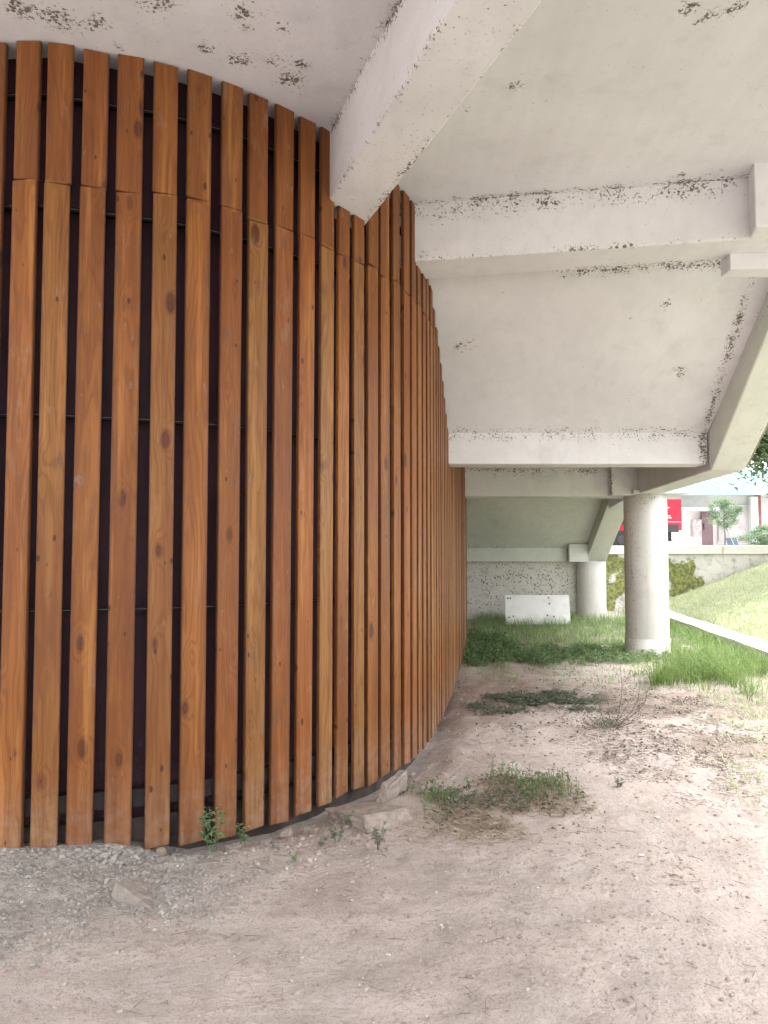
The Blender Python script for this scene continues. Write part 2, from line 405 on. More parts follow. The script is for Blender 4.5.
def ground_mat():
    m = NT('dusty_earth'); P = m.pos()
    big = m.noise(P, .55, 5, .6); mid = m.noise(P, 3.2, 6, .62); fin = m.noise(P, 24, 6, .65); vf = m.noise(P, 110, 4, .65)
    c = m.mix(m.mr(big, .35, .65), (.44, .39, .362), (.37, .32, .293))
    c = m.mix(m.math('MULTIPLY', m.mr(mid, .42, .62), .6), c, (.49, .42, .385))
    c = m.mix(m.math('MULTIPLY', m.mr(fin, .52, .72), .55), c, (.30, .225, .185))
    c = m.mix(m.math('MULTIPLY', m.mr(vf, .54, .66), .6), c, (.22, .17, .145))
    spk = m.mr(m.noise(P, 55, 3, .7), .60, .66)
    c = m.mix(m.math('MULTIPLY', spk, m.mr(mid, .45, .62, .0, .6)), c, (.20, .15, .125))
    c = m.mix(m.math('MULTIPLY', m.mr(vf, .44, .30), .35), c, (.60, .52, .47))
    # grey mortar rubble by the slats
    g = m.math('MAXIMUM', m.segmask(P, (-2.6, 3.2, 0), (-1.15, 3.35, 0), .75), m.segmask(P, (-2.6, 2.7, 0), (-1.6, 2.9, 0), .55))
    g = m.mr(m.math('ADD', g, m.math('MULTIPLY', m.math('SUBTRACT', mid, .5), 1.3)), .22, .5)
    gc = m.mix(m.mr(fin, .35, .65), (.38, .36, .335), (.27, .25, .23))
    gc = m.mix(m.math('MULTIPLY', m.mr(vf, .55, .7), .6), gc, (.20, .185, .17))
    c = m.mix(m.math('MULTIPLY', g, .85), c, gc)
    # darker soil with litter further back
    s = m.math('MAXIMUM', m.segmask(P, (.8, 7.6, 0), (3.4, 6.9, 0), 1.5), m.segmask(P, (2.4, 5.6, 0), (3.2, 5.0, 0), .8))
    s = m.math('MAXIMUM', s, m.segmask(P, (1.2, 12.5, 0), (4.5, 12.5, 0), 3.4))
    s = m.mr(m.math('ADD', s, m.math('MULTIPLY', m.math('SUBTRACT', mid, .5), 2.0)), .4, .85)
    sc = m.mix(m.mr(fin, .38, .62), (.27, .215, .185), (.16, .125, .105))
    c = m.mix(m.math('MULTIPLY', s, .75), c, sc)
    # reddish soil
    rd = m.mr(m.math('ADD', m.segmask(P, (.6, 6.6, 0), (1.5, 8.8, 0), .9), m.math('MULTIPLY', m.math('SUBTRACT', mid, .5), 1.4)), .4, .8)
    c = m.mix(m.math('MULTIPLY', rd, .5), c, (.30, .215, .18))
    # dark crack lines with crevice shade painted in, and footprint mottling
    crack_shade = m.mr(m.math('ABSOLUTE', m.math('SUBTRACT', m.noise(P, 2.7, 5, .6, .6), .5)), 0, .007, 1, 0)
    c = m.mix(m.math('MULTIPLY', crack_shade, .15), c, (.22, .16, .13))
    cl = m.voro(P, 45)
    scr = m.noise(m.mapping(P, sc=(1, 1.35, 1)), 6, 6, .68, .3)
    c = m.mix(m.math('MULTIPLY', m.mr(scr, .52, .66), .30), c, (.27, .22, .19))
    c = m.mix(m.math('MULTIPLY', m.mr(scr, .48, .34), .28), c, (.52, .46, .43))
    cl2 = m.voro(m.vm('ADD', P, (3, 5, 0)), 130)
    nb = m.bump(mid, .8, .04)
    nb = m.bump(scr, .6, .03, nb)
    nb = m.bump(fin, .7, .014, nb)
    nb = m.bump(m.mr(cl, 0, .6, 1, 0), m.math('ADD', .12, m.math('MULTIPLY', g, .7)), .008, nb)
    nb = m.bump(m.mr(cl2, 0, .6, 1, 0), m.math('ADD', .25, m.math('MULTIPLY', g, .5)), .004, nb)
    nb = m.bump(vf, .5, .003, nb)
    return m.done(c, .95, nb, .15)
EARTH = ground_mat()

def blade_mat(name, c1, c2, trans=True):
    m = NT(name); at = m.n('ShaderNodeAttribute', attribute_name='rv').outputs['Fac']
    c = m.mix(at, c1, c2)
    mt = m.done(c, .6, None, .3)
    if trans:
        tr = m.n('ShaderNodeBsdfTranslucent'); m.put(tr.inputs[0], m.mix(.5, c, tuple(min(1, x*1.6) for x in c2)))
        mx = m.n('ShaderNodeMixShader'); mx.inputs[0].default_value = .3
        m.t.links.new(m.b.outputs[0], mx.inputs[1]); m.t.links.new(tr.outputs[0], mx.inputs[2]); m.t.links.new(mx.outputs[0], m.out.inputs[0])
    return mt
GRASS = blade_mat('green_grass', (.07, .13, .03), (.24, .34, .11))
DGRASS = blade_mat('shaded_grass', (.11, .19, .07), (.32, .42, .19))
DRY = blade_mat('dry_grass', (.22, .30, .12), (.55, .56, .40))
STRAW = blade_mat('dry_straw', (.20, .145, .095), (.48, .40, .30), False)
TWIG = blade_mat('dry_twig', (.10, .075, .06), (.26, .20, .16), False)
LEAF = blade_mat('weed_leaf', (.09, .16, .07), (.24, .34, .16))
DLEAF = blade_mat('dull_creeper_leaf', (.11, .14, .10), (.24, .27, .20))
TLEAF = blade_mat('tree_leaf', (.06, .10, .05), (.18, .24, .12))
SLEAF = blade_mat('sapling_leaf', (.10, .17, .10), (.26, .36, .22))

class Veg:
    """collects blades and leaves with a random value per face corner"""
    def __init__(s): s.v = []; s.f = []; s.r = []
    def blade(s, p, h, w, lean, az, rv, seg=3, droop=1.0):
        px, py, pz = p; ca, sa = math.cos(az), math.sin(az)
        wa = az+math.pi/2+random.uniform(-.5, .5); wx, wy = math.cos(wa)*w/2, math.sin(wa)*w/2
        base = len(s.v)
        for k in range(seg):
            t = k/seg; o = lean*h*t*t; z = h*(t-.35*droop*lean*t*t*t)
            ww = 1-t*.75
            s.v.append((px+ca*o-wx*ww, py+sa*o-wy*ww, pz+z)); s.v.append((px+ca*o+wx*ww, py+sa*o+wy*ww, pz+z))
        s.v.append((px+ca*lean*h, py+sa*lean*h, pz+h*(1-.35*droop*lean)))
        for k in range(seg-1):
            a = base+2*k; s.f.append((a, a+1, a+3, a+2)); s.r.append(rv)
        a = base+2*(seg-1); s.f.append((a, a+1, a+2)); s.r.append(rv)
    def leaf(s, p, size, d, up, rv, fold=.25):
        p = Vector(p); d = d.normalized(); n = up.cross(d)
        if n.length < 1e-4: n = d.orthogonal()
        n.normalize(); u = d.cross(n)*fold*size
        b = len(s.v)
        s.v += [tuple(p), tuple(p+d*size*.45+n*size*.3+u), tuple(p+d*size), tuple(p+d*size*.45-n*size*.3+u)]
        s.f.append((b, b+1, b+2)); s.f.append((b, b+2, b+3)); s.r += [rv, rv]
    def stick(s, a, b_, w, rv):
        a = Vector(a); b_ = Vector(b_); d = (b_-a).normalized(); n = d.orthogonal().normalized(); m_ = d.cross(n)
        b = len(s.v)
        for q in (a, b_):
            for k in range(3):
                t = k*2.094; s.v.append(tuple(q+(n*math.cos(t)+m_*math.sin(t))*w))
        for k in range(3):
            j = (k+1) % 3; s.f.append((b+k, b+j, b+3+j, b+3+k)); s.r.append(rv)
    def build(s, name, mat, parent=None, loc=None):
        me = bpy.data.meshes.new(name)
        if loc is not None:
            L = Vector(loc); s.v = [(x-L.x, y-L.y, z-L.z) for x, y, z in s.v]
        me.from_pydata(s.v, [], s.f)
        at = me.attributes.new('rv', 'FLOAT', 'FACE'); at.data.foreach_set('value', s.r)
        me.materials.append(mat)
        o = bpy.data.objects.new(name, me); COL.objects.link(o)
        if loc is not None: o.location = loc
        if parent:
            o.parent = parent; o.matrix_parent_inverse = Matrix.Translation(parent.location).inverted()
        return o

# ---------------------------------------------------------------- ground
kA = atz(669, 625, 0); kB = atz(768, 664, 0); kd = (kB-kA).normalized()   # kerb line (near-side foot), runs towards the camera
def kerb_x(y): return kA.x+kd.x*((y-kA.y)/kd.y)
def gz(x, y):
    z = .0
    n = mn.noise(Vector((x*.9, y*.9, .3)))*.022+mn.noise(Vector((x*3.1, y*3.1, 1.7)))*.018
    n += mn.noise(Vector((x*7, y*7, 4)))*.012+mn.noise(Vector((x*24, y*24, 9)))*.004
    d = dist_drum(x, y) if (-5 < x < 3 and 2 < y < 17) else 3
    if d < .25:
        k = max(0, min(1, (.25-d)/.25)); side = max(0, min(1, (x+1.25)/.3))*max(0, min(1, (1.0-x)/.6))
        z -= .075*k*side
        z += .03*k*(1-side) if d > -.1 else 0
    # rubble heap by the near slats
    hx = (x+1.75)/1.0; hy = (y-3.3)/.42; hh = math.exp(-(hx*hx+hy*hy))
    z += .03*hh+hh*mn.noise(Vector((x*17, y*17, 2)))*.018
    f = 1 if abs(x) < 30 and y < 40 else 0
    return (z+n)*f
def axis(dense0, dense1, step, lo, hi):
    a = []; x = dense0
    while x < dense1: a.append(x); x += step
    a.append(dense1)
    s = step; x = dense1
    while x < hi: s *= 1.45; x += s; a.append(min(x, hi))
    s = step; x = dense0; pre = []
    while x > lo: s *= 1.45; x -= s; pre.append(max(x, lo))
    return pre[::-1]+a
xs = axis(-2.6, 4.6, .035, -600, 600); ys = axis(2.0, 8.0, .035, -300, 900)
# medium density further back
ys = sorted(set([y for y in ys if y <= 8.0]+[8.0+.09*i for i in range(1, 100)]+[y for y in axis(16.9, 17.5, .5, 16.9, 900) if y > 17]))
verts = []; faces = []
for y in ys:
    for x in xs: verts.append((x, y, gz(x, y)))
nx = len(xs)
for j in range(len(ys)-1):
    for i in range(nx-1):
        a = j*nx+i; faces.append((a, a+1, a+nx+1, a+nx))
me = bpy.data.meshes.new('ground'); me.from_pydata(verts, [], faces); me.materials.append(EARTH)
for p in me.polygons: p.use_smooth = True
g = bpy.data.objects.new('ground', me); COL.objects.link(g)
tag(g, 'dusty pinkish earth floor under the concrete stair', 'ground', kind='structure')

# ---------------------------------------------------------------- slat wall
wall = empty('slatted_wall', (0, 5, 0))
tag(wall, 'tall curved wall of stained pine slats with dark gaps, left of the earth path', 'wall')
Ltot = cum[-1]
# arclength of the slat whose foot is at px 42
def s_at_px(px):
    best = None
    for i, c in enumerate(curve):
        q = ray(px, 850); k = c.x/c.y-(q.x/q.y)
        if best is None or abs(k) < best[0]: best = (abs(k), cum[i])
    return best[1]
foot = [8, 42.5, 80, 118, 156, 191, 226, 254, 281, 305, 326, 343, 358.5, 373, 385.5]
ss = []
for f_ in foot:
    best = None
    for i in range(len(curve)-1):
        c0, c1 = curve[i], curve[i+1]
        u0, u1 = [384+F*c_.x/(c_.y*math.cos(TILT)+(ZB-EYE)*math.sin(TILT)) for c_ in (c0, c1)]
        if (u0-f_)*(u1-f_) <= 0 and c0.y < 9:
            ss.append(cum[i]+(cum[i+1]-cum[i])*((f_-u0)/(u1-u0 if u1 != u0 else 1))); break
pitch = .166
s = ss[0]-pitch
pre = []
while s > .3: pre.append(s); s -= pitch
s_list = pre[::-1]+ss
s = ss[-1]+.158
while s < Ltot-2.0: s_list.append(s); s += .158
ZSP = 3.13
def slat_mesh(w, th, z0, z1, sp, lean0, lean1):
    bm = bmesh.new()
    def board(a, b, wa, xo, yo):
        n0 = len(bm.verts)
        r = bmesh.ops.create_cube(bm, size=1)
        vs = r['verts']
        cut = random.uniform(-.006, .006)
        for v in vs:
            e = cut if v.co.x > 0 else -cut
            v.co = Vector((v.co.x*wa+xo, v.co.y*th+yo, (a if v.co.z < 0 else b)+e))
        es = list({e for v in vs for e in v.link_edges})
        bmesh.ops.bevel(bm, geom=es, offset=.0028, segments=2, affect='EDGES')
    if z1 > sp+.08:
        board(z0-ZSP, sp-ZSP-.0016, w, lean0, 0)
        board(sp-ZSP+.0016, z1-ZSP, w+random.uniform(-.002, .002), lean1, random.uniform(-.003, .003))
    else: board(z0-ZSP, z1-ZSP, w, lean0, 0)
    return bm
for i, s in enumerate(s_list):
    p, t = along(s); n = dnorm(t)
    w = (.117 if p.x < -.45 else .108)+random.uniform(-.004, .005); th = .022
    c = p-n*(th/2)
    top = under(p.x+n.x*.0, p.y+n.y*.0)
    # keep clear of the sloping soffit: use the lowest point over the slat's footprint
    top = min(top, max(under((p-t*.05).x, (p-t*.05).y), under((p+t*.05).x, (p+t*.05).y))) if top < 3.39 else top
    if S2y0 < p.y < S2y1+.1: top = min(top, s2z(p.y+.07)+.01)
    top += .004+random.uniform(-.010, .004)
    z0 = ZB-.022-(.02 if p.y < 4.3 else 0)+random.uniform(-.014, .012)
    if z0 > top-.3: continue
    sp = ZSP+random.uniform(-.02, .02)+(-.02 if p.y < 3.6 else .0)
    bm = slat_mesh(w, th, z0, top, sp, 0, random.uniform(-.005, .005))
    o = link_bm('slat', bm, WOOD, None, loc=(0, 0, 0))
    o.parent = wall; o.location = (c.x-wall.location.x, c.y-wall.location.y, ZSP)
    o.rotation_euler = (random.uniform(-.001, .001), random.uniform(-.0022, .0022), math.atan2(t.y, t.x)+random.uniform(-.02, .02))
def strip(name, mat, d0, d1, z0, z1, s0=.05, s1=None, step=.12, cap=True):
    s1 = s1 or Ltot-.02
    a = offs(d0, s0, s1, step); b = offs(d1, s0, s1, step)
    bm = bmesh.new(); rows = []
    for q, r in zip(a, b):
        rows.append([bm.verts.new((q.x, q.y, z0)), bm.verts.new((q.x, q.y, z1)), bm.verts.new((r.x, r.y, z1)), bm.verts.new((r.x, r.y, z0))])
    for u, v in zip(rows, rows[1:]):
        for k in range(4): bm.faces.new((u[k], v[k], v[(k+1) % 4], u[(k+1) % 4]))
    bm.faces.new(rows[0]); bm.faces.new(rows[-1][::-1])
    bmesh.ops.recalc_face_normals(bm, faces=bm.faces[:])
    return link_bm(name, bm, mat, wall)
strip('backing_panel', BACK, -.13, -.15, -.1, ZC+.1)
for z in (.235, 1.12, 2.03, 3.02, 3.56):
    # rails stop where the soffit comes lower than they do
    send = None
    for s in [x*.05 for x in range(1, int(Ltot/.05))]:
        p, t = along(s)
        if p.y > 4.9 and under(p.x, p.y) < z+.06: send = s-.1; break
    big = z < .3
    strip('rail', RAIL if not big else simple('dusty_bottom_rail', (.030, .022, .024), .8, .3, 9, .2), -.037, -.072, z-(.04 if big else .010), z+(.04 if big else .010), s1=send)
    if not big:
        strip('rail_wire', WIRE, -.034, -.0365, z-.0013, z+.0013, s1=send)
# dark footing kerb under the slats
strip('footing', simple('earthy_footing', (.085, .066, .058), .9, .35, 7, .4), -.075, -.128, -.12, .13)

# ---------------------------------------------------------------- concrete stair structure
st = empty('concrete_staircase', (3.5, 10.1, 0))
tag(st, 'mould spotted white concrete stair and landing seen from below, on round columns', 'staircase')
def part(name, bm, mat, bevel=.012, smooth=False): return link_bm(name, bm, mat, st, bevel=bevel, smooth=smooth)
SX1 = 3.40
# flat slab: outline follows beam B in front, carried on unseen over the drum to keep light out
bm = bmesh.new()
pl = [Vector((-5.0, -2.2)), Vector((SX1, -2.2)), Vector((SX1, B1.y+.05)), Vector((3.0, B1.y+.1)), Vector((.25, B0.y+.12))]
rim = offs(-.10, .05, Ltot, .25)
rr_ = [Vector((p.x, p.y)) for p in rim if p.y > 5.75 and p.x > 0]
pl += rr_+[Vector((-5.0, 15.4))]
prism(bm, [(p.x, p.y) for p in pl], ZC, ZC+.22)
bmesh.ops.triangulate(bm, faces=[f for f in bm.faces if len(f.verts) > 4])
part('ceiling_slab', bm, slab0_mat, 0)
bm = bmesh.new(); prism(bm, [(p.x, p.y) for p in polyA], ZBM, ZC+.05); part('cross_beam', bm, beamA_mat, .014)
bm = bmesh.new(); prism(bm, [(p.x, p.y) for p in polyB], ZBM, ZC+.05); part('cross_beam', bm, beamB_mat, .014)
# end block by beam B and the small haunch behind it
bm = bmesh.new(); e0 = atz(755, 238, ZBM+.003)
f0 = atz(755.5, 226, ZBM); f1 = atz(743, 241, ZBM)
prism(bm, [(f0.x, f0.y), (3.05, f0.y), (3.05, B1.y+.1), (f1.x+.02, B1.y+.1)], ZBM-.002, ZC+.06); part('end_block', bm, beamB_mat, .012)
bm = bmesh.new(); hb = atz(719, 259, ZBM)
prism(bm, [(hb.x+.03, hb.y-.10), (3.1, hb.y-.14), (3.1, hb.y+.05), (hb.x+.03, hb.y+.05)], [ZBM-.11]*4, [ZBM+.004]*4)
part('haunch', bm, slab2_mat, .008)
bm = bmesh.new(); box(bm, 3.0, SX1, -2.2, 5.45, ZBM+.004, ZC+.3); part('edge_beam', bm, beamB_mat, .014)
# stair slab 2 with steps on top
def stairslab(name, x0, x1, ya, yb, zb, sl, mat, yl=None):
    bm = bmesh.new(); za = zb+(yb-ya)*sl
    c = [(x0, ya, za), (x1, ya, za), (x1, yb, zb), (x0, yb, zb)]
    prism(bm, [(a, b) for a, b, _ in c], [q[2] for q in c], [q[2]+.18 for q in c])
    n = 9; d = (yb-ya)/n
    for k in range(n):
        y0 = ya+k*d; zt = za+.18-k*d*sl
        prism(bm, [(x0+.01, y0), (x1-.01, y0), (x1-.01, y0+d), (x0+.01, y0+d)], [zt-.06, zt-.06, zt-d*sl-.06, zt-d*sl-.06], zt+.02+d*sl*.2)
    return link_bm(name, bm, mat, st)
stairslab('stair_flight', -.2, 3.04, S2y0, S2y1, S2z1, S2sl, slab2_mat)
stairslab('stair_flight', 0.2, 4.05, S3y0, S3y1, S3z1, S3sl, slab3_mat)
# beams under landing
bm = bmesh.new(); box(bm, -.2, 3.04, S2y1, 7.38, EYE+.805, LZ+.1); part('cross_beam', bm, lowbeam_mat, .012)
bm = bmesh.new(); box(bm, .3, 3.3, 10.22, 10.6, 2.12, LZ+.1); part('cross_beam', bm, lowbeam_mat, .012)
bm = bmesh.new(); box(bm, .3, 4.3, S3y1, 15.62, 1.165, S3z1+.16); part('cross_beam', bm, slab3_mat, .012)
bm = bmesh.new(); box(bm, 3.02, 3.42, 10.06, 10.7, 2.125, LZ+.08); part('column_head', bm, lowbeam_mat, .012)
bm = bmesh.new(); box(bm, 3.68, 4.06, 15.12, 15.4, 1.162, 1.52); part('bracket', bm, slab3_mat, .01)
bm = bmesh.new(); prism(bm, [(-.2, 7.3), (3.2, 7.3), (4.15, 13.9), (0.2, 13.9)], LZ, LZ+.2); part('landing_slab', bm, slab3_mat, 0)
# stringer + landing beam + lower stringer
bm = bmesh.new(); ya = 5.45
rk = ray(711, 470); kin = Vector((0, 0, EYE))+rk*(3.05/rk.x)
ru = ray(768, 324); kup = Vector((0, 0, EYE))+ru*(2.98/ru.x)
yb = kin.y; LBk = kin.z; msl = (kup.z-kin.z)/(kin.y-kup.y); zl = LBk+(yb-ya)*msl
ro = aty(745, 470, yb); XO = ro.x
ci = atz(640, 493, LBk); dl = (ci.x-3.05)/(ci.y-yb); cx5 = 3.05+dl*(10.5-yb)
prism(bm, [(2.98, ya), (XO-.01, ya), (XO, yb), (3.05, yb)], [zl, zl, LBk, LBk], [zl+.62, zl+.62, LZ+.35, LZ+.35]); part('stringer', bm, greenbeam_mat, .014)
bm = bmesh.new(); prism(bm, [(3.05, yb+.003), (XO, yb+.003), (XO-3.05+cx5, 10.5), (4.45, 13.7), (4.05, 13.7), (cx5, 10.5)], LBk-.001, LZ+.35); part('landing_beam', bm, lowbeam_mat, .014)
bm = bmesh.new(); prism(bm, [(4.05, 13.703), (4.45, 13.703), (4.47, 15.5), (4.06, 15.5)], [LB+.08, LB+.08, 1.05, 1.05], [LZ+.35, LZ+.35, 1.60, 1.60]); part('stringer', bm, greenbeam_mat, .014)
# fascia drip strip along the stringer's outer edge
bm = bmesh.new(); prism(bm, [(XO-.007, ya), (XO+.03, ya), (XO+.04, yb), (XO+.003, yb)], [zl+.05, zl+.05, LBk+.05, LBk+.05], [zl+.66, zl+.66, LZ+.39, LZ+.39]); part('fascia', bm, simple('weathered_fascia', (.30, .28, .23), .8, .3, 5, .3), .006)
# columns
c1 = aty(646, 560, 10.25); c1x = c1.x
bm = bmesh.new(); cyl(bm, (c1x, 10.25), .280, .280, -.3, LBk+.02, 64, 6); part('column', bm, col_mat, 0)
bm = bmesh.new(); cyl(bm, (c1x, 10.25), .287, .287, -.3, .23, 64, 1); part('column_plinth', bm, col_mat, 0)
c2 = aty(591.5, 590, 15.35)
bm = bmesh.new(); cyl(bm, (c2.x, 15.35), .285, .285, -.3, 1.17, 48, 4); part('column', bm, col_mat, 0)

bm = bmesh.new(); box(bm, c1x-.25, c1x+.50, 9.95, 10.5, LBk-.004, LBk+.05); part('column_cap', bm, lowbeam_mat, .01)
# back wall under the stair's foot
bm = bmesh.new(); box(bm, -3.0, 4.3, 15.45, 15.6, -.3, 1.168)
bw = link_bm('plaster_wall', bm, backwall_mat); tag(bw, 'low whitewashed wall speckled with black mould at the end of the passage', 'wall')

# leaning board
def white_board():
    root = empty('white_board', (0, 0, 0))
    a = aty(506, 626, 14.2); w = 1.19; h = .55
    root.location = (a.x, 14.2, .02)
    bm = bmesh.new(); box(bm, 0, w, -.012, .012, 0, h)
    m = NT('white_laminate'); P = m.obj()
    c = m.mix(m.mr(m.noise(P, 4, 5), .45, .75), (.82, .82, .82), (.68, .67, .65))
    mm = m.done(c, .35)
    o = link_bm('panel', bm, mm, None, bevel=.003); o.parent = root
    dk = simple('dark_stud', (.05, .045, .04), .5)
    for x, z in ((.05, h-.06), (.10, h-.06), (w-.38, h-.05), (w-.37, h-.16), (.06, h-.42), (.14, h-.40), (w-.30, h-.40), (w-.42, h-.38)):
        b2 = bmesh.new(); bmesh.ops.create_cone(b2, cap_ends=True, segments=12, radius1=.016, radius2=.013, depth=.012, matrix=Matrix.Rotation(R(90), 4, 'X'))
        q = link_bm('stud', b2, dk, None); q.parent = root; q.location = (x, -.016, z)
    root.rotation_euler = (R(-14), 0, R(-2))
    tag(root, 'white rectangular board with small dark studs leaning against the mouldy wall', 'board')
white_board()

# ---------------------------------------------------------------- kerb, slope, retaining wall, terrace
kn = Vector((-kd.y, kd.x, 0)); 
if kn.x < 0: kn = -kn
def kp(y, off, z): 
    x = kerb_x(y)+off*kn.x; return (x, y+off*kn.y, z)
bm = bmesh.new()
prev = None; y = 17.45; rows = []
while y > -2:
    j = random.uniform(-.012, .012)
    rows.append([bm.verts.new(kp(y, j, -.2)), bm.verts.new(kp(y, j, .15+j*.5)), bm.verts.new(kp(y, .36+j, .165+j*.5)), bm.verts.new(kp(y, .36, -.2))])
    y -= .45
for u, v in zip(rows, rows[1:]):
    for k in range(4): bm.faces.new((u[k], v[k], v[(k+1) % 4], u[(k+1) % 4]))
bmesh.ops.recalc_face_normals(bm, faces=bm.faces[:])
kb = link_bm('concrete_kerb', bm, concrete('kerb_concrete', (.62, .60, .56), general=.6, streak=.2, fine=20), bevel=.01)
tag(kb, 'pale concrete kerb between the earth path and the grass slope', 'kerb')

def slope_z(x, y):
    t = (x-kerb_x(y))*kn.x-.34
    z = .13+.36*max(0, t)
    z = min(z, 1.36)
    return z+mn.noise(Vector((x*.8, y*.8, 3)))*.05+mn.noise(Vector((x*4, y*4, 3)))*.015
bm = bmesh.new(); grid = []
sy = [17.5-.2*i for i in range(100)]
for y in sy:
    row = []
    for i in range(40):
        off = .35+i*.2
        x = kerb_x(y)+off/kn.x
        row.append(bm.verts.new((x, y, slope_z(x, y) if i else .14)))
    grid.append(row)
for a, b in zip(grid, grid[1:]):
    for i in range(39): bm.faces.new((a[i], a[i+1], b[i+1], b[i])).smooth = True
bmesh.ops.recalc_face_normals(bm, faces=bm.faces[:])
m = NT('grassy_soil'); P = m.pos(); c = m.mix(m.mr(m.noise(P, 3, 5), .35, .65), (.30, .33, .19), (.40, .40, .27))
SLM = m.done(c, .9, m.bump(m.noise(P, 30, 4), .6, .02), .1)
so = link_bm('grass_slope_ground', bm, SLM); so['kind'] = 'structure'; so['label'] = 'grassy bank rising to the right of the kerb'

def stone_mat():
    m = NT('limewashed_rubble_stone'); P = m.pos()
    Pd = m.vm('ADD', P, m.vm('SCALE', m.noise(P, 3, 3, .5, out='Color'), scale=.5))
    e = m.voro(Pd, 3.3, 'DISTANCE_TO_EDGE'); cc = m.voro(Pd, 3.3, 'F1', out='Color')
    sp = m.n('ShaderNodeSeparateColor'); m.put(sp.inputs[0], cc)
    c = m.mix(sp.outputs[0], (.66, .64, .61), (.56, .54, .50))
    c = m.mix(m.mr(e, 0, .04, .22, 0), c, (.36, .34, .30))
    c = m.mix(m.math('MULTIPLY', m.mr(m.noise(P, 5, 5, .65), .52, .7), .7), c, (.24, .22, .18))
    mk = m.segmask(P, (4.2, 17.6, 1.0), (4.2, 17.6, .2), 1.4)
    for C, r in [((5.3, 17.6, 1.1), .7), ((5.6, 17.6, .6), .9), ((6.2, 17.6, .9), 1.1), ((5.0, 17.6, .5), .9), ((6.9, 17.6, .7), .8)]:
        mk = m.math('MAXIMUM', mk, m.segmask(P, C, C, r))
    ms = m.mr(m.math('ADD', mk, m.math('MULTIPLY', m.math('SUBTRACT', m.noise(P, 2.6, 6, .65), .5), 2.4)), .42, .62)
    mc = m.mix(m.mr(m.noise(P, 12, 5, .7), .38, .62), (.07, .09, .015), (.25, .27, .045))
    c = m.mix(m.math('MULTIPLY', ms, .9), c, mc)
    nb = m.bump(m.mr(e, 0, .09), .4, .03); nb = m.bump(m.noise(P, 16, 6, .65), .6, .03, nb)
    return m.done(c, .9, nb, .2)
STONE = stone_mat()
rw = empty('retaining_wall', (6, 17.8, 0))
bm = bmesh.new(); 
box(bm, -30, 45, 17.6, 18.1, -.3, 1.30)
link_bm('stone_face', bm, STONE, rw)
bm = bmesh.new()
x = -30
while x < 45:
    box(bm, x+.01, x+1.79, 17.5, 18.16, 1.303, 1.505+random.uniform(-.008, .008)); x += 1.8
link_bm('coping', bm, concrete('coping_concrete', (.68, .66, .62), general=.6, fine=14), rw, bevel=.015)
tag(rw, 'whitewashed rubble retaining wall with moss patches and a flat concrete coping', 'wall')
bm = bmesh.new(); box(bm, -200, 300, 18.12, 600, 1.0, 1.40)
te = link_bm('upper_road', bm, simple('pale_paving', (.52, .51, .49), .85, .2, .8, .3)); te['kind'] = 'structure'; te['label'] = 'pale paved yard above the retaining wall'

# ---------------------------------------------------------------- building beyond
YB = 30.0
bd = empty('shop_building', (14, YB, 1.4))
WALLP = simple('cream_render', (.80, .77, .75), .8, .1, 2, .2)
TEAL = simple('pale_teal_roof_sheet', (.34, .55, .51), .5, .15, 1.5, .1)
RB = simple('red_brown_paint', (.34, .12, .11), .6, .2, 4, .1)
WH = simple('white_paint', (.78, .77, .75), .6, .1, 3, .1)
DK = simple('dark_glass', (.05, .045, .05), .3, .2, 3, .05)
bm = bmesh.new(); box(bm, 5, 34, YB+.2, YB+8, 1.3, 3.75); link_bm('wall', bm, WALLP, bd)
# corrugated teal canopy / roof
bm = bmesh.new()
def ridge(x): return 4.55
prism(bm, [(10.0, YB-1.0), (34.5, YB-1.0), (34.5, YB+4), (10.8, YB+4)], [3.62, 3.62, 4.9, 4.9], [3.74, 3.74, 5.02, 5.02])
box(bm, 10.0, 34.5, YB-1.04, YB-1.003, 3.50, 3.85)
x = 10.1
while x < 34.4:
    prism(bm, [(x, YB-1.0), (x+.08, YB-1.0), (x+.08, YB+3.9), (x, YB+3.9)], [3.735, 3.735, 5.0, 5.0], [3.79, 3.79, 5.06, 5.06]); x += .4
link_bm('roof', bm, TEAL, bd)
bm = bmesh.new(); box(bm, 5.0, 10.6, YB-.6, YB+.2, 3.32, 3.50); box(bm, 11.0, 13.0, YB-.6, YB+.2, 2.92, 3.05); link_bm('awning', bm, WH, bd)
def shutter(x0, x1, z1=3.2):
    bm = bmesh.new(); z = 1.42
    box(bm, x0, x1, YB+.10, YB+.16, 1.4, z1)
    while z < z1-.05:
        prism(bm, [(x0, YB+.06), (x1, YB+.06), (x1, YB+.1), (x0, YB+.1)], z, z+.065); z += .1
    link_bm('roller_shutter', bm, WH if x0 < 12 else simple('ribbed_grey_shutter', (.58, .55, .54), .55, .1, 3, .1), bd)
shutter(8.3, 10.4); shutter(13.25, 14.65); shutter(15.4, 18.4, 3.4); shutter(19.2, 22.2, 3.4)
for x in (14.72, 18.8, 22.6):
    bm = bmesh.new(); box(bm, x-.28, x+.0, YB-.15, YB+.1, 1.4, 3.5); link_bm('pillar', bm, WH, bd)
    bm = bmesh.new(); box(bm, x+.003, x+.13, YB-.12, YB+.1, 1.4, 3.6); link_bm('pillar', bm, RB, bd)
bm = bmesh.new(); box(bm, 12.55, 12.98, YB-.02, YB+.1, 1.4, 3.0); dr = link_bm('door', bm, simple('maroon_door', (.20, .12, .13), .5), bd)
bm = bmesh.new(); box(bm, 12.60, 12.63, YB-.06, YB-.022, 2.2, 2.45); link_bm('handle', bm, DK, dr)
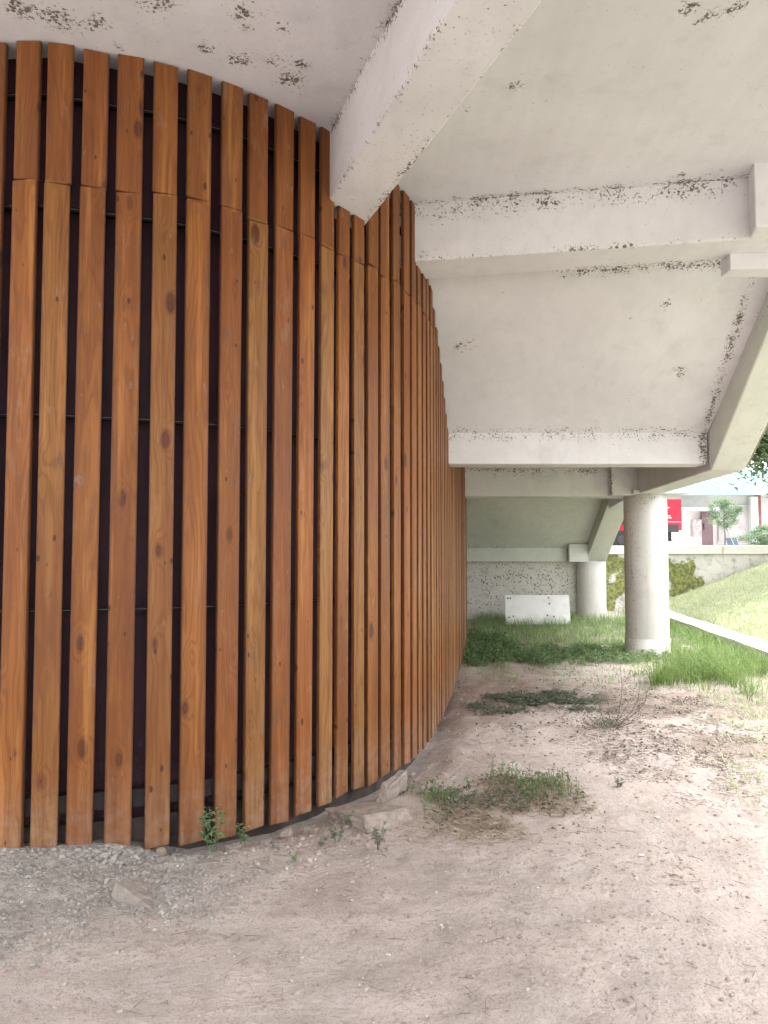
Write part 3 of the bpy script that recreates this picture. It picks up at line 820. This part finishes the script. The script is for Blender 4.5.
bm = bmesh.new(); box(bm, 12.2, 12.53, YB-.04, YB+.1, 1.4, 2.6); link_bm('poster_panel', bm, simple('faded_pink_panel', (.66, .55, .55), .6, .3, 12), bd)
tag(bd, 'long low shop building with pale teal roof and ribbed shutters beyond the stone wall', 'building')

# red truck
tr = empty('red_truck', (8.3, 24, 1.4))
RED = simple('red_vehicle_paint', (.38, .006, .032), .35, .1, 1, .02)
YT = 24.0
TYRE = simple('tyre_rubber', (.025, .025, .027), .8)
xa = aty(682, 515, YT).x; xb = aty(616, 515, YT).x
bm = bmesh.new(); box(bm, xa-1.75, xa, YT, YT+1.9, 2.02, 3.02); link_bm('cargo_box', bm, RED, tr, bevel=.03)
bm = bmesh.new()
prof = [(xb-.15, 1.75), (xb-.12, 2.15), (xb+.18, 2.7), (xa-1.78, 2.72), (xa-1.78, 1.75)]
lo = [bm.verts.new((x, YT+.1, z)) for x, z in prof]; hi = [bm.verts.new((x, YT+1.8, z)) for x, z in prof]
bm.faces.new(lo); bm.faces.new(hi[::-1])
for i in range(5): bm.faces.new((lo[i], hi[i], hi[(i+1) % 5], lo[(i+1) % 5]))
bmesh.ops.recalc_face_normals(bm, faces=bm.faces[:])
cab = link_bm('cab', bm, RED, tr, bevel=.03)
bm = bmesh.new(); box(bm, xb+.12, xb+.30, YT+.085, YT+.099, 2.2, 2.6); link_bm('window', bm, DK, cab)
bm = bmesh.new(); box(bm, xb-.1, xa-.25, YT+.25, YT+1.7, 1.68, 1.99); link_bm('chassis', bm, simple('black_chassis', (.02, .02, .022), .6), tr)
bm = bmesh.new(); box(bm, xa-.45, xa-.12, YT-.02, YT+.05, 1.96, 2.2); link_bm('tail_light_bracket', bm, simple('dark_bracket', (.04, .035, .035), .5), tr)
for x in (xb+.2, xa-.75):
    for yy in (YT+.05, YT+1.6):
        bm = bmesh.new(); bmesh.ops.create_cone(bm, cap_ends=True, segments=28, radius1=.30, radius2=.30, depth=.2, matrix=Matrix.Translation((x, yy+.1, 1.71)) @ Matrix.Rotation(R(90), 4, 'X'))
        w = link_bm('wheel', bm, TYRE, tr, bevel=.02)
        bm = bmesh.new(); bmesh.ops.create_cone(bm, cap_ends=True, segments=20, radius1=.15, radius2=.13, depth=.02, matrix=Matrix.Translation((x, yy-.012, 1.71)) @ Matrix.Rotation(R(90), 4, 'X')); link_bm('hub', bm, DK, w)
bm = bmesh.new()
for z, x0, x1 in ((2.72, .95, .06+.30), (2.46, .95, .34), (2.40, .95, .34), (2.28, .95, .05)):
    x = xa-x0
    while x < xa-x1-.02:
        wd = random.uniform(.03, .08); box(bm, x, min(x+wd, xa-x1), YT-.006, YT-.002, z, z+(.035 if z > 2.3 else .015)); x += wd+.012
link_bm('side_lettering', bm, simple('white_lettering', (.8, .78, .78), .5), tr)
tag(tr, 'small red box truck parked above the wall behind the round column', 'truck')

# foliage crowns
def crown(veg, c, rx, ry, rz, n, size, clumps=40, dens_edge=.75):
    cs = []
    for k in range(clumps):
        th = random.uniform(0, 2*math.pi); ph = math.acos(random.uniform(-1, 1)); r = random.uniform(.35, 1)**.6
        cs.append((Vector((c[0]+rx*r*math.sin(ph)*math.cos(th), c[1]+ry*r*math.sin(ph)*math.sin(th), c[2]+rz*r*math.cos(ph))), random.uniform(.14, .3), random.random()))
    for i in range(n):
        q, sr, rv = random.choice(cs)
        d = Vector((random.gauss(0, 1), random.gauss(0, 1), random.gauss(0, 1)))
        p = q+Vector((d.x*sr*rx*.6, d.y*sr*ry*.6, d.z*sr*rz*.55))
        veg.leaf(p, size*random.uniform(.6, 1.2), Vector((random.gauss(0, 1), random.gauss(0, 1), random.gauss(-.3, .7))), Vector((random.gauss(0, .6), random.gauss(0, .6), 1)), max(0, min(1, rv*.6+random.random()*.4)))
    return cs
BARK = simple('grey_bark', (.17, .14, .11), .9, .3, 12, .5)
def tree(label, name, base, trunk_h, c, rr3, n, size, lm, trunk_r=.05, clumps=40, cat='tree', group=None, stems=1):
    root = empty(name, base)
    v = Veg(); cs = crown(v, c, *rr3, n, size, clumps)
    v.build('crown', lm, root)
    bm = bmesh.new(); b = Vector(base)
    tip = Vector((c[0], c[1], c[2]+rr3[2]*.2))
    for k in range(stems):
        o = Vector((random.uniform(-.1, .1)*(stems > 1), 0, 0))
        tube(bm, [b+o-Vector((0, 0, .15)), b.lerp(tip, .35)+Vector((trunk_r*.6, 0, 0)), b.lerp(tip, .7), tip], trunk_r, trunk_r*.35, 8)
    for q, _, _ in cs[:clumps//2]:
        a = b.lerp(tip, random.uniform(.45, .95)); tube(bm, [a, a.lerp(q, .5)+Vector((0, 0, -.03*rr3[2])), q], trunk_r*.35, trunk_r*.1, 5)
    link_bm('trunk', bm, BARK, root, smooth=True)
    tag(root, label, cat, group)
p = aty(724, 512, 21)
tree('slim young tree with sparse grey-green crown in front of the ribbed shutters', 'young_tree', (p.x, 21, 1.4), .9, (p.x, 21, 2.42), (.48, .42, .42), 3400, .05, SLEAF, .022, 34)
# stakes of the sapling
stk = bmesh.new()
for a in (-.28, .28): tube(stk, [(p.x+a, 20.9, 1.38), (p.x+a*.1, 21, 2.05)], .012, .012, 5)
o = link_bm('support_stakes', stk, simple('pale_bamboo', (.5, .45, .35), .7)); tag(o, 'thin pale stakes propping the slim young tree', 'stake')
p = aty(762, 537, 19.6)
bush = empty('round_bush', (p.x+.1, 19.6, 1.4)); v = Veg(); crown(v, (p.x+.12, 19.6, 1.72), .62, .5, .32, 5200, .05, 60); v.build('crown', SLEAF, bush)
bm = bmesh.new(); 
for k in range(6): tube(bm, [(p.x+.1, 19.6, 1.38), (p.x+.1+random.uniform(-.3, .3), 19.6+random.uniform(-.2, .2), 1.8)], .015, .006, 5)
link_bm('trunk', bm, BARK, bush); tag(bush, 'clipped round grey-green bush at the right end behind the coping', 'bush')
tree('large leafy tree overhanging at the right edge beside the stair', 'shade_tree', (9.6, 15.6, 1.3), 3, (9.2, 15.2, 4.75), (2.5, 2.0, 2.05), 30000, .115, TLEAF, .16, 95)
# blue boards
for k, dx in enumerate((733, 738)):
    q = aty(dx, 541, 21.5); bm = bmesh.new(); prism(bm, [(q.x-.09, 21.5), (q.x+.06, 21.5), (q.x+.06, 21.53), (q.x-.09, 21.53)], 1.4, 1.74)
    for vv in bm.verts:
        if vv.co.z > 1.5: vv.co.x -= .09; vv.co.y += .05
    o = link_bm('blue_panel', bm, simple('slate_blue_panel', (.08, .13, .20), .4))
    tag(o, ['slate blue panel propped nearer the slim tree', 'slate blue panel propped nearer the bush'][k], 'panel')
# white crates / bags beside the truck
q = aty(690, 540, 20.5); bm = bmesh.new(); box(bm, q.x-.35, q.x+.15, 20.3, 20.8, 1.4, 1.70); box(bm, q.x-.38, q.x+.18, 20.27, 20.83, 1.701, 1.74)
o = link_bm('white_chest', bm, WH, bevel=.02); tag(o, 'low white lidded chest standing behind the coping right of the column', 'chest')

# ---------------------------------------------------------------- grass and weeds
def inpoly(P, x, y):
    c = False; j = len(P)-1
    for i in range(len(P)):
        if (P[i][1] > y) != (P[j][1] > y) and x < (P[j][0]-P[i][0])*(y-P[i][1])/(P[j][1]-P[i][1])+P[i][0]: c = not c
        j = i
    return c
def scatter(pxpoly, n, edge=.0, soft=.10):
    """random ground points inside an outline on the ground"""
    W = [(lambda q: (q.x, q.y))(atz(x, y, 0)) for x, y in pxpoly]
    x0 = min(p[0] for p in W); x1 = max(p[0] for p in W); y0 = min(p[1] for p in W); y1 = max(p[1] for p in W)
    out = []; tries = 0
    while len(out) < n and tries < n*40:
        tries += 1
        x = random.uniform(x0, x1); y = random.uniform(y0, y1)
        jx = mn.noise(Vector((x*2.3, y*2.3, 7)))*.28; jy = mn.noise(Vector((x*2.3, y*2.3, 17)))*.4
        if not inpoly(W, x+jx+random.gauss(0, soft), y+jy+random.gauss(0, soft*1.8)): continue
        if mn.noise(Vector((x*3.4, y*3.4, 5)))+random.uniform(-.35, .35) < edge: continue
        if dist_drum(x, y) < .04: continue
        out.append((x, y))
    return out
# far grass under the landing
v = Veg()
for x, y in scatter([(462, 664), (480, 615), (640, 610), (690, 640), (655, 660), (560, 662)], 17000, -.12):
    if (x-c1x)**2+(y-10.25)**2 < .1 or y > 15.4: continue
    h = random.uniform(.06, .20)*(1.5 if y > 13.5 else 1)
    v.blade((x, y, gz(x, y)-.01), h, .008, random.uniform(.2, 1), random.uniform(0, 6.28), random.random())
tag(v.build('grass', DGRASS), 'shaded green grass covering the ground near the far columns', 'grass', kind='stuff')
# leafy low plants in front of it
def leafy(poly, n, mat, name, label, hmax=.10, size=.03, edge=-.1, cat='ground cover'):
    v = Veg()
    for x, y in scatter(poly, n, edge, .22 if poly[0][1] < 700 else .08):
        z = gz(x, y); h = random.uniform(.2, 1)*hmax; top = Vector((x+random.uniform(-.03, .03), y+random.uniform(-.03, .03), z+h))
        v.stick((x, y, z-.01), top, .0012, .1)
        for k in range(random.randint(4, 7)):
            q = Vector((x, y, z)).lerp(top, random.uniform(.3, 1)); a = random.uniform(0, 6.28)
            v.leaf(q, size*random.uniform(.6, 1.2), Vector((math.cos(a), math.sin(a), random.uniform(-.2, .7))), Vector((0, 0, 1)), random.random())
    return tag(v.build(name, mat), label, cat, kind='stuff')
leafy([(505, 662), (560, 648), (650, 650), (640, 664), (560, 668)], 1000, LEAF, 'clover_cover', 'bright low leafy clover at the foot of the round column', .12, .045)
leafy([(462, 668), (468, 640), (500, 640), (520, 655), (490, 664)], 700, LEAF, 'nettle_cover', 'dark leafy weeds against the far end of the slats', .2, .055)
leafy([(470, 712), (500, 694), (560, 692), (612, 700), (600, 712), (540, 706), (490, 716)], 1300, DLEAF, 'creeper_cover', 'dull green creeping weed strip across the path', .045, .024)
v = Veg()
for x, y in scatter([(455, 690), (470, 655), (560, 655), (660, 662), (700, 690), (600, 690), (520, 680)], 1500, -.05, .25):
    v.blade((x, y, gz(x, y)-.01), random.uniform(.03, .13), .006, random.uniform(.3, 1.3), random.uniform(0, 6.28), random.random())
tag(v.build('sparse_grass', DGRASS), 'thin scattered blades where the far grass gives way to bare earth', 'grass', kind='stuff')
# big clump right of the column
v = Veg()
for k in range(90):
    q = atz(random.gauss(706, 30), random.gauss(672, 11), 0)
    if q.x > kerb_x(q.y)-.05: continue
    hm = random.uniform(.5, 1.15)
    for j in range(int(random.uniform(12, 50))):
        a = random.uniform(0, 6.28); r = random.uniform(0, .16)
        v.blade((q.x+math.cos(a)*r, q.y+math.sin(a)*r, 0), random.uniform(.16, .50)*hm, .008, random.uniform(.3, 1.3), a+random.gauss(0, .6), random.random(), 4, 1.3)
tag(v.build('tall_grass', GRASS), 'tall arching fresh green grass clump right of the round column', 'grass', kind='stuff')
v = Veg()
for x, y in scatter([(640, 664), (668, 640), (768, 668), (800, 700), (790, 830), (735, 800), (752, 730), (700, 690)], 7000, -.02, .2):
    if x > kerb_x(y)-.03: continue
    v.blade((x, y, gz(x, y)-.01), random.uniform(.03, .11), .006, random.uniform(.3, 1.2), random.uniform(0, 6.28), random.random())
tag(v.build('pale_grass', DRY), 'pale half-dry grass along the right edge of the path', 'grass', kind='stuff')
# slope grass
v = Veg()
for k in range(60000):
    y = random.uniform(5.5, 17.5); off = .37+random.random()**1.2*5.0; x = kerb_x(y)+off/kn.x
    v.blade((x, y, slope_z(x, y)-.02), random.uniform(.04, .13), .011, random.uniform(.2, 1), random.uniform(0, 6.28), random.random()**.8, 2)
tag(v.build('slope_grass', DRY), 'pale yellow-green short grass over the bank', 'grass', kind='stuff')
# strip of grass along the kerb foot
v = Veg()
for k in range(4200):
    y = random.uniform(7, 17.2); x = kerb_x(y)-abs(random.gauss(0, .18))-.02
    v.blade((x, y, -.01), random.uniform(.05, .28), .008, random.uniform(.2, 1), random.uniform(0, 6.28), random.random(), 3)
tag(v.build('kerb_grass', GRASS), 'green grass tufts growing along the foot of the kerb', 'grass', kind='stuff')

# weed patch in the middle of the path: green sprigs and dry straw
leafy([(405, 812), (420, 790), (458, 794), (452, 822), (420, 822)], 75, LEAF, 'weed_patch', 'sparse green weeds nearest the slats, left of the dry litter', .09, .019, -.2, 'weeds')
leafy([(498, 800), (515, 782), (562, 776), (572, 800), (540, 808)], 120, LEAF, 'weed_patch', 'taller green weeds growing out of the right end of the dry litter', .13, .021, -.2, 'weeds')
leafy([(460, 815), (450, 795), (520, 792), (510, 812)], 110, DLEAF, 'weed_patch', 'wilted grey green weeds in the middle of the dry litter', .05, .02, -.1, 'weeds')
v = Veg()
for x, y in scatter([(395, 815), (430, 786), (500, 782), (560, 776), (590, 800), (530, 822), (440, 845), (410, 838)], 2600, -.1):
    a = random.uniform(0, 6.28); L = random.uniform(.02, .09); z = gz(x, y)
    v.stick((x, y, z+.004), (x+math.cos(a)*L, y+math.sin(a)*L, z+random.uniform(.003, .03)), .0012, random.random())
tag(v.build('dry_litter', STRAW), 'dry grey straw and stems lying through the weed patch', 'plant litter', kind='stuff')
v = Veg()
for poly, n in (([(560, 750), (620, 700), (700, 690), (768, 740), (768, 800), (700, 810), (620, 770)], 3800), ([(0, 1024), (60, 860), (420, 830), (768, 830), (768, 1024)], 260),
                ([(440, 750), (480, 670), (620, 670), (680, 700), (560, 770)], 900)):
    for x, y in scatter(poly, n, -.1):
        a = random.uniform(0, 6.28); L = random.uniform(.01, .07)*(1.4 if random.random() < .1 else 1); z = gz(x, y)
        v.stick((x, y, z+.002), (x+math.cos(a)*L, y+math.sin(a)*L, z+random.uniform(.002, .012)), .0009, random.random())
tag(v.build('twig_litter', TWIG), 'fine dark twigs and stalks scattered over the earth', 'plant litter', kind='stuff')
v = Veg()
for poly, n in (([(395, 812), (430, 786), (560, 776), (590, 800), (530, 822), (430, 840)], 700), ([(470, 712), (560, 685), (700, 690), (740, 740), (700, 790), (610, 760)], 900), ([(440, 740), (470, 662), (640, 664), (640, 690), (480, 720)], 220)):
    for x, y in scatter(poly, n, -.1, .16):
        a = random.uniform(0, 6.28); v.leaf((x, y, gz(x, y)+random.uniform(.002, .018)), random.uniform(.012, .034), Vector((math.cos(a), math.sin(a), random.uniform(-.1, .5))), Vector((random.gauss(0, .4), random.gauss(0, .4), 1)), random.random()**1.5, .35)
tag(v.build('dead_leaves', blade_mat('dead_leaf', (.13, .105, .085), (.30, .25, .21), False)), 'curled dead grey brown leaves strewn over the soil', 'plant litter', kind='stuff')
# pebbles
def stones(name, label, specs, mat):
    vs = []; fs = []
    ico = bmesh.new(); bmesh.ops.create_icosphere(ico, subdivisions=1, radius=1)
    iv = [v.co.copy() for v in ico.verts]; fi = [[v.index for v in f.verts] for f in ico.faces]; ico.free()
    for poly, n, smin, smax in specs:
        for x, y in scatter(poly, n, -.25):
            sz = smin+(smax-smin)*random.random()**3.5; z = gz(x, y)
            rot = Matrix.Rotation(random.uniform(0, 6.28), 3, 'Z') @ Matrix.Rotation(random.uniform(-.5, .5), 3, 'X'); sc = Vector((random.uniform(.7, 1.4), random.uniform(.6, 1), random.uniform(.35, .8)))
            b = len(vs)
            for q in iv:
                k = random.uniform(.75, 1.15); w = rot @ Vector((q.x*sc.x*k, q.y*sc.y*k, q.z*sc.z*k)); vs.append((x+w.x*sz, y+w.y*sz, z+w.z*sz+sz*.15))
            for f in fi: fs.append([b+i for i in f])
    me = bpy.data.meshes.new(name); me.from_pydata(vs, [], fs); me.materials.append(mat)
    o = bpy.data.objects.new(name, me); COL.objects.link(o); return tag(o, label, 'pebbles', kind='stuff')
def peb(name, a, b, c3):
    m = NT(name); P = m.pos(); n = m.noise(P, 9, 3)
    wv = m.n('ShaderNodeTexWhiteNoise'); m.put(wv.inputs[0], m.vm('SNAP', P, (.02, .02, .5)))
    c = m.mix(m.mr(m.noise(P, 28, 1), .35, .65), a, b); c = m.mix(m.mr(n, .5, .7), c, c3)
    return m.done(c, .9, m.bump(m.noise(P, 120, 3), .4, .003), .2)
stones('pebbles', 'small pinkish pebbles and crumbs scattered over the earth',
       [([(0, 1024), (0, 870), (420, 825), (768, 830), (768, 1024)], 4200, .0012, .011), ([(180, 850), (300, 820), (420, 790), (440, 830), (300, 870)], 900, .002, .016),
        ([(400, 800), (460, 660), (640, 670), (768, 700), (768, 830)], 2600, .003, .017)], peb('pebble_stone', (.40, .32, .28), (.27, .22, .19), (.52, .47, .43)))
stones('mortar_rubble', 'grey mortar crumbs heaped at the foot of the near slats',
       [([(-60, 990), (-60, 862), (170, 845), (290, 875), (150, 925)], 5200, .0015, .012), ([(-20, 870), (60, 854), (200, 848), (190, 870)], 900, .003, .02),
        ([(600, 740), (660, 690), (768, 720), (768, 800)], 800, .005, .02)], peb('mortar_stone', (.35, .33, .31), (.25, .235, .22), (.43, .41, .385)))

def rock(name, label, c, s, rot, mat, cat='stone', seed=0, bev=.12, group=None):
    bm = bmesh.new(); bmesh.ops.create_cube(bm, size=1)
    rn = random.Random(seed)
    for v_ in bm.verts:
        v_.co = Vector((v_.co.x*s[0]*rn.uniform(.7, 1.15), v_.co.y*s[1]*rn.uniform(.7, 1.15), v_.co.z*s[2]*rn.uniform(.75, 1.1)))
    bmesh.ops.bevel(bm, geom=bm.edges[:], offset=min(s)*bev, segments=1, affect='EDGES')
    bmesh.ops.subdivide_edges(bm, edges=bm.edges[:], cuts=5, use_grid_fill=True)
    for v_ in bm.verts:
        k = mn.noise(v_.co*14+Vector((seed, 0, 0))); k2 = mn.noise(v_.co*45+Vector((seed, 3, 0))); v_.co += v_.co.normalized()*(k*.30+k2*.12)*min(s)
    o = link_bm(name, bm, mat, None, loc=c); o.rotation_euler = rot
    return tag(o, label, cat, group)
def rockmat(name, a, b):
    m = NT(name); P = m.pos(); n1 = m.noise(P, 9, 6, .65); n2 = m.noise(P, 60, 5, .7)
    c = m.mix(m.mr(n1, .35, .65), a, b); c = m.mix(m.math('MULTIPLY', m.mr(n2, .52, .68), .6), c, tuple(x*.55 for x in b)); c = m.mix(m.math('MULTIPLY', m.mr(n2, .42, .3), .4), c, (.5, .45, .41))
    return m.done(c, .95, m.bump(n2, .7, .008, m.bump(n1, .6, .03)), .15)
RK = rockmat('broken_concrete', (.36, .305, .27), (.27, .225, .195))
GRK = rockmat('grey_rock', (.31, .275, .25), (.25, .215, .19))
q = atz(137, 892, .02); rock('flat_stone', 'flat tilted stone half buried in the grey rubble near the slats', (q.x+.02, q.y, -.012), (.25, .16, .07), (R(-16), R(20), R(-28)), GRK, seed=3)
q = atz(368, 806, .05); rock('broken_slab', 'broad broken concrete slab lying at the foot of the slats', (q.x+.02, q.y, .0), (.34, .36, .09), (R(-8), R(4), R(38)), RK, 'slab', 5, .08)
q = atz(393, 786, .05); rock('stone_block', 'narrow pale stone block wedged upright against the slats behind the slab', (q.x, q.y, .04), (.07, .26, .13), (R(5), R(12), R(-28)), RK, seed=8)
q = atz(325, 820, 0)
spots_ = [(162, 846, .05, 'pale angular stone lying under the slats near the grey rubble'), (176, 846, .035, 'small brown stone beside the pale angular one under the slats'),
          (233, 842, .045, 'brown stone just right of the sprig at the slats'), (266, 838, .05, 'reddish stone under the slat gap right of the sprig'),
          (286, 828, .055, 'dark stone pushed under the slats left of the broken slab'), (280, 849, .035, 'pale oval stone lying alone on the earth before the slats'),
          (312, 826, .05, 'brown stone at the mouth of the hollow beside the slab'), (404, 775, .05, 'grey stone behind the upright block at the slats'), (410, 764, .06, 'dull stone furthest along the foot of the slats')]
for k, (x, y, r, lab) in enumerate(spots_):
    q = atz(x, y, 0); rock('loose_stone', lab, (q.x, q.y, r*.12+gz(q.x, q.y)), (r*1.5, r, r*.8), (random.uniform(-.3, .3), random.uniform(-.3, .3), random.uniform(0, 3)), [RK, GRK][k % 2], seed=20+k, group='loose stones at the foot of the slats')

# sprigs
def sprig(px, py, h, n, size, label, spread=.5, mat=LEAF, stems=3):
    q = atz(px, py, 0); z = gz(q.x, q.y)
    root = empty('weed_sprig', (q.x, q.y, z)); v = Veg(); s_ = Veg()
    for k in range(stems):
        a = random.uniform(0, 6.28); hh = h*random.uniform(.55, 1); tip = Vector((q.x+math.cos(a)*hh*spread, q.y+math.sin(a)*hh*spread*.6-.01, z+hh))
        b0 = Vector((q.x+random.uniform(-.02, .02), q.y, z-.01)); mid = b0.lerp(tip, .5)+Vector((0, 0, h*.08))
        s_.stick(b0, mid, .0018, .5); s_.stick(mid, tip, .0013, .5)
        for j in range(n):
            t = random.uniform(.25, 1); p_ = b0.lerp(mid, t*2) if t < .5 else mid.lerp(tip, t*2-1); b = random.uniform(0, 6.28)
            v.leaf(p_, size*random.uniform(.5, 1.15)*(1.2-t*.4), Vector((math.cos(b), math.sin(b), random.uniform(-.3, .5))), Vector((0, 0, 1)), random.random())
    v.build('leaves', mat, root); s_.build('stem', mat, root)
    tag(root, label, 'weed')
sprig(212, 846, .24, 12, .042, 'tallest broad leaved green weed standing against the slats', .3, stems=5)
sprig(243, 838, .13, 9, .030, 'small weed just right of the tallest one by the slats', .3)
sprig(322, 846, .08, 8, .022, 'pale sprig on bare earth left of the broken slab', .6, DLEAF)
sprig(336, 842, .10, 14, .022, 'bushier sprig touching the left side of the broken slab', .6, DLEAF, 5)
sprig(347, 826, .09, 8, .024, 'sprig leaning on the front edge of the broken slab', .5)
sprig(378, 850, .15, 16, .022, 'feathery weed in front of the broken slab', .35, DLEAF, 5)
sprig(293, 862, .06, 7, .018, 'tiny lone seedling furthest forward on the bare earth', .5)
sprig(468, 788, .07, 9, .02, 'low seedling at the back of the weed patch', .6)
sprig(620, 786, .06, 12, .02, 'dull tuft on bare earth beyond the weed patch', .8, DLEAF, 5)

# dry shrub with arching bare stems
q = atz(612, 728, 0); root = empty('dry_shrub', (q.x, q.y, 0)); v = Veg()
for (dx, hgt, bend) in ((.02, .50, .06), (.10, .42, .14), (.14, .33, .20), (-.04, .26, -.03), (.03, .22, -.10), (.12, .24, .02), (-.06, .14, -.12), (.08, .18, .22)):
    b0 = Vector((q.x+random.uniform(-.05, .05), q.y+random.uniform(-.05, .05), -.01)); prev = b0
    for k in range(1, 9):
        t = k/8; c = b0+Vector((dx*t*1.3+bend*math.sin(t*2.6)*.8, random.uniform(-.006, .006), hgt*t*(1.05-.05*t)))
        v.stick(prev, c, .0042*(1-.7*t), random.random()); 
        if random.random() < .5: v.stick(c, c+Vector((random.uniform(-.06, .06), random.uniform(-.03, .03), random.uniform(0, .06))), .0012, random.random())
        prev = c
for k in range(90):
    a = random.uniform(0, 6.28); r = random.uniform(0, .25); v.stick((q.x+math.cos(a)*r, q.y+math.sin(a)*r, .005), (q.x+math.cos(a)*(r+.06), q.y+math.sin(a)*(r+.05), random.uniform(.01, .05)), .002, random.random())
v.build('stems', TWIG, root)
v = Veg()
for k in range(60):
    a = random.uniform(0, 6.28); r = random.uniform(0, .10); v.leaf((q.x-.02+math.cos(a)*r, q.y+math.sin(a)*r, random.uniform(.01, .06)), .03, Vector((math.cos(a), math.sin(a), .4)), Vector((0, 0, 1)), random.random())
v.build('leaves', DLEAF, root)
tag(root, 'dead shrub of arching bare brown stems in the middle of the path', 'shrub')
q = atz(515, 860, 0)
q = atz(641, 860, .0); rock('paper_scrap', 'small white scrap lying on the bare earth in the foreground', (q.x, q.y, gz(q.x, q.y)+.004), (.028, .014, .004), (0, 0, .2), WH, 'litter', seed=50)

# ---------------------------------------------------------------- light
w = bpy.data.worlds.new('World'); scn.world = w; w.use_nodes = True
nt = w.node_tree; nt.nodes.clear()
SE, SA = 62, 84     # sun elevation, azimuth measured from +Y towards +X
sky = nt.nodes.new('ShaderNodeTexSky'); sky.sky_type = 'NISHITA'; sky.sun_disc = False
sky.sun_elevation = R(SE); sky.sun_rotation = R(SA); sky.air_density = 1.0; sky.dust_density = 4.0; sky.ozone_density = 1
hs = nt.nodes.new('ShaderNodeHueSaturation'); hs.inputs['Saturation'].default_value = .12
mx = nt.nodes.new('ShaderNodeMix'); mx.data_type = 'RGBA'; mx.inputs[0].default_value = .55; mx.inputs[7].default_value = (9.0, 9.1, 9.3, 1)
bg = nt.nodes.new('ShaderNodeBackground'); bg.inputs[1].default_value = .145
out = nt.nodes.new('ShaderNodeOutputWorld')
nt.links.new(sky.outputs[0], hs.inputs['Color']); nt.links.new(hs.outputs[0], mx.inputs[6]); nt.links.new(mx.outputs[2], bg.inputs[0]); nt.links.new(bg.outputs[0], out.inputs[0])
sun = bpy.data.lights.new('sun', 'SUN'); sun.energy = 1.4; sun.angle = R(30); sun.color = (1, .97, .93)
so_ = bpy.data.objects.new('sun', sun); COL.objects.link(so_)
dv = Vector((math.sin(R(SA))*math.cos(R(SE)), math.cos(R(SA))*math.cos(R(SE)), math.sin(R(SE))))
so_.rotation_euler = dv.to_track_quat('Z', 'Y').to_euler(); so_.location = (20, 5, 20)

vs_ = scn.view_settings; vs_.view_transform = 'Standard'; vs_.look = 'None'; vs_.gamma = 1; vs_.exposure = 1.92; vs_.use_curve_mapping = False
scn.cycles.max_bounces = 6; scn.cycles.diffuse_bounces = 5; scn.cycles.use_denoising = True
scn.cycles.use_adaptive_sampling = True; scn.cycles.adaptive_threshold = .03
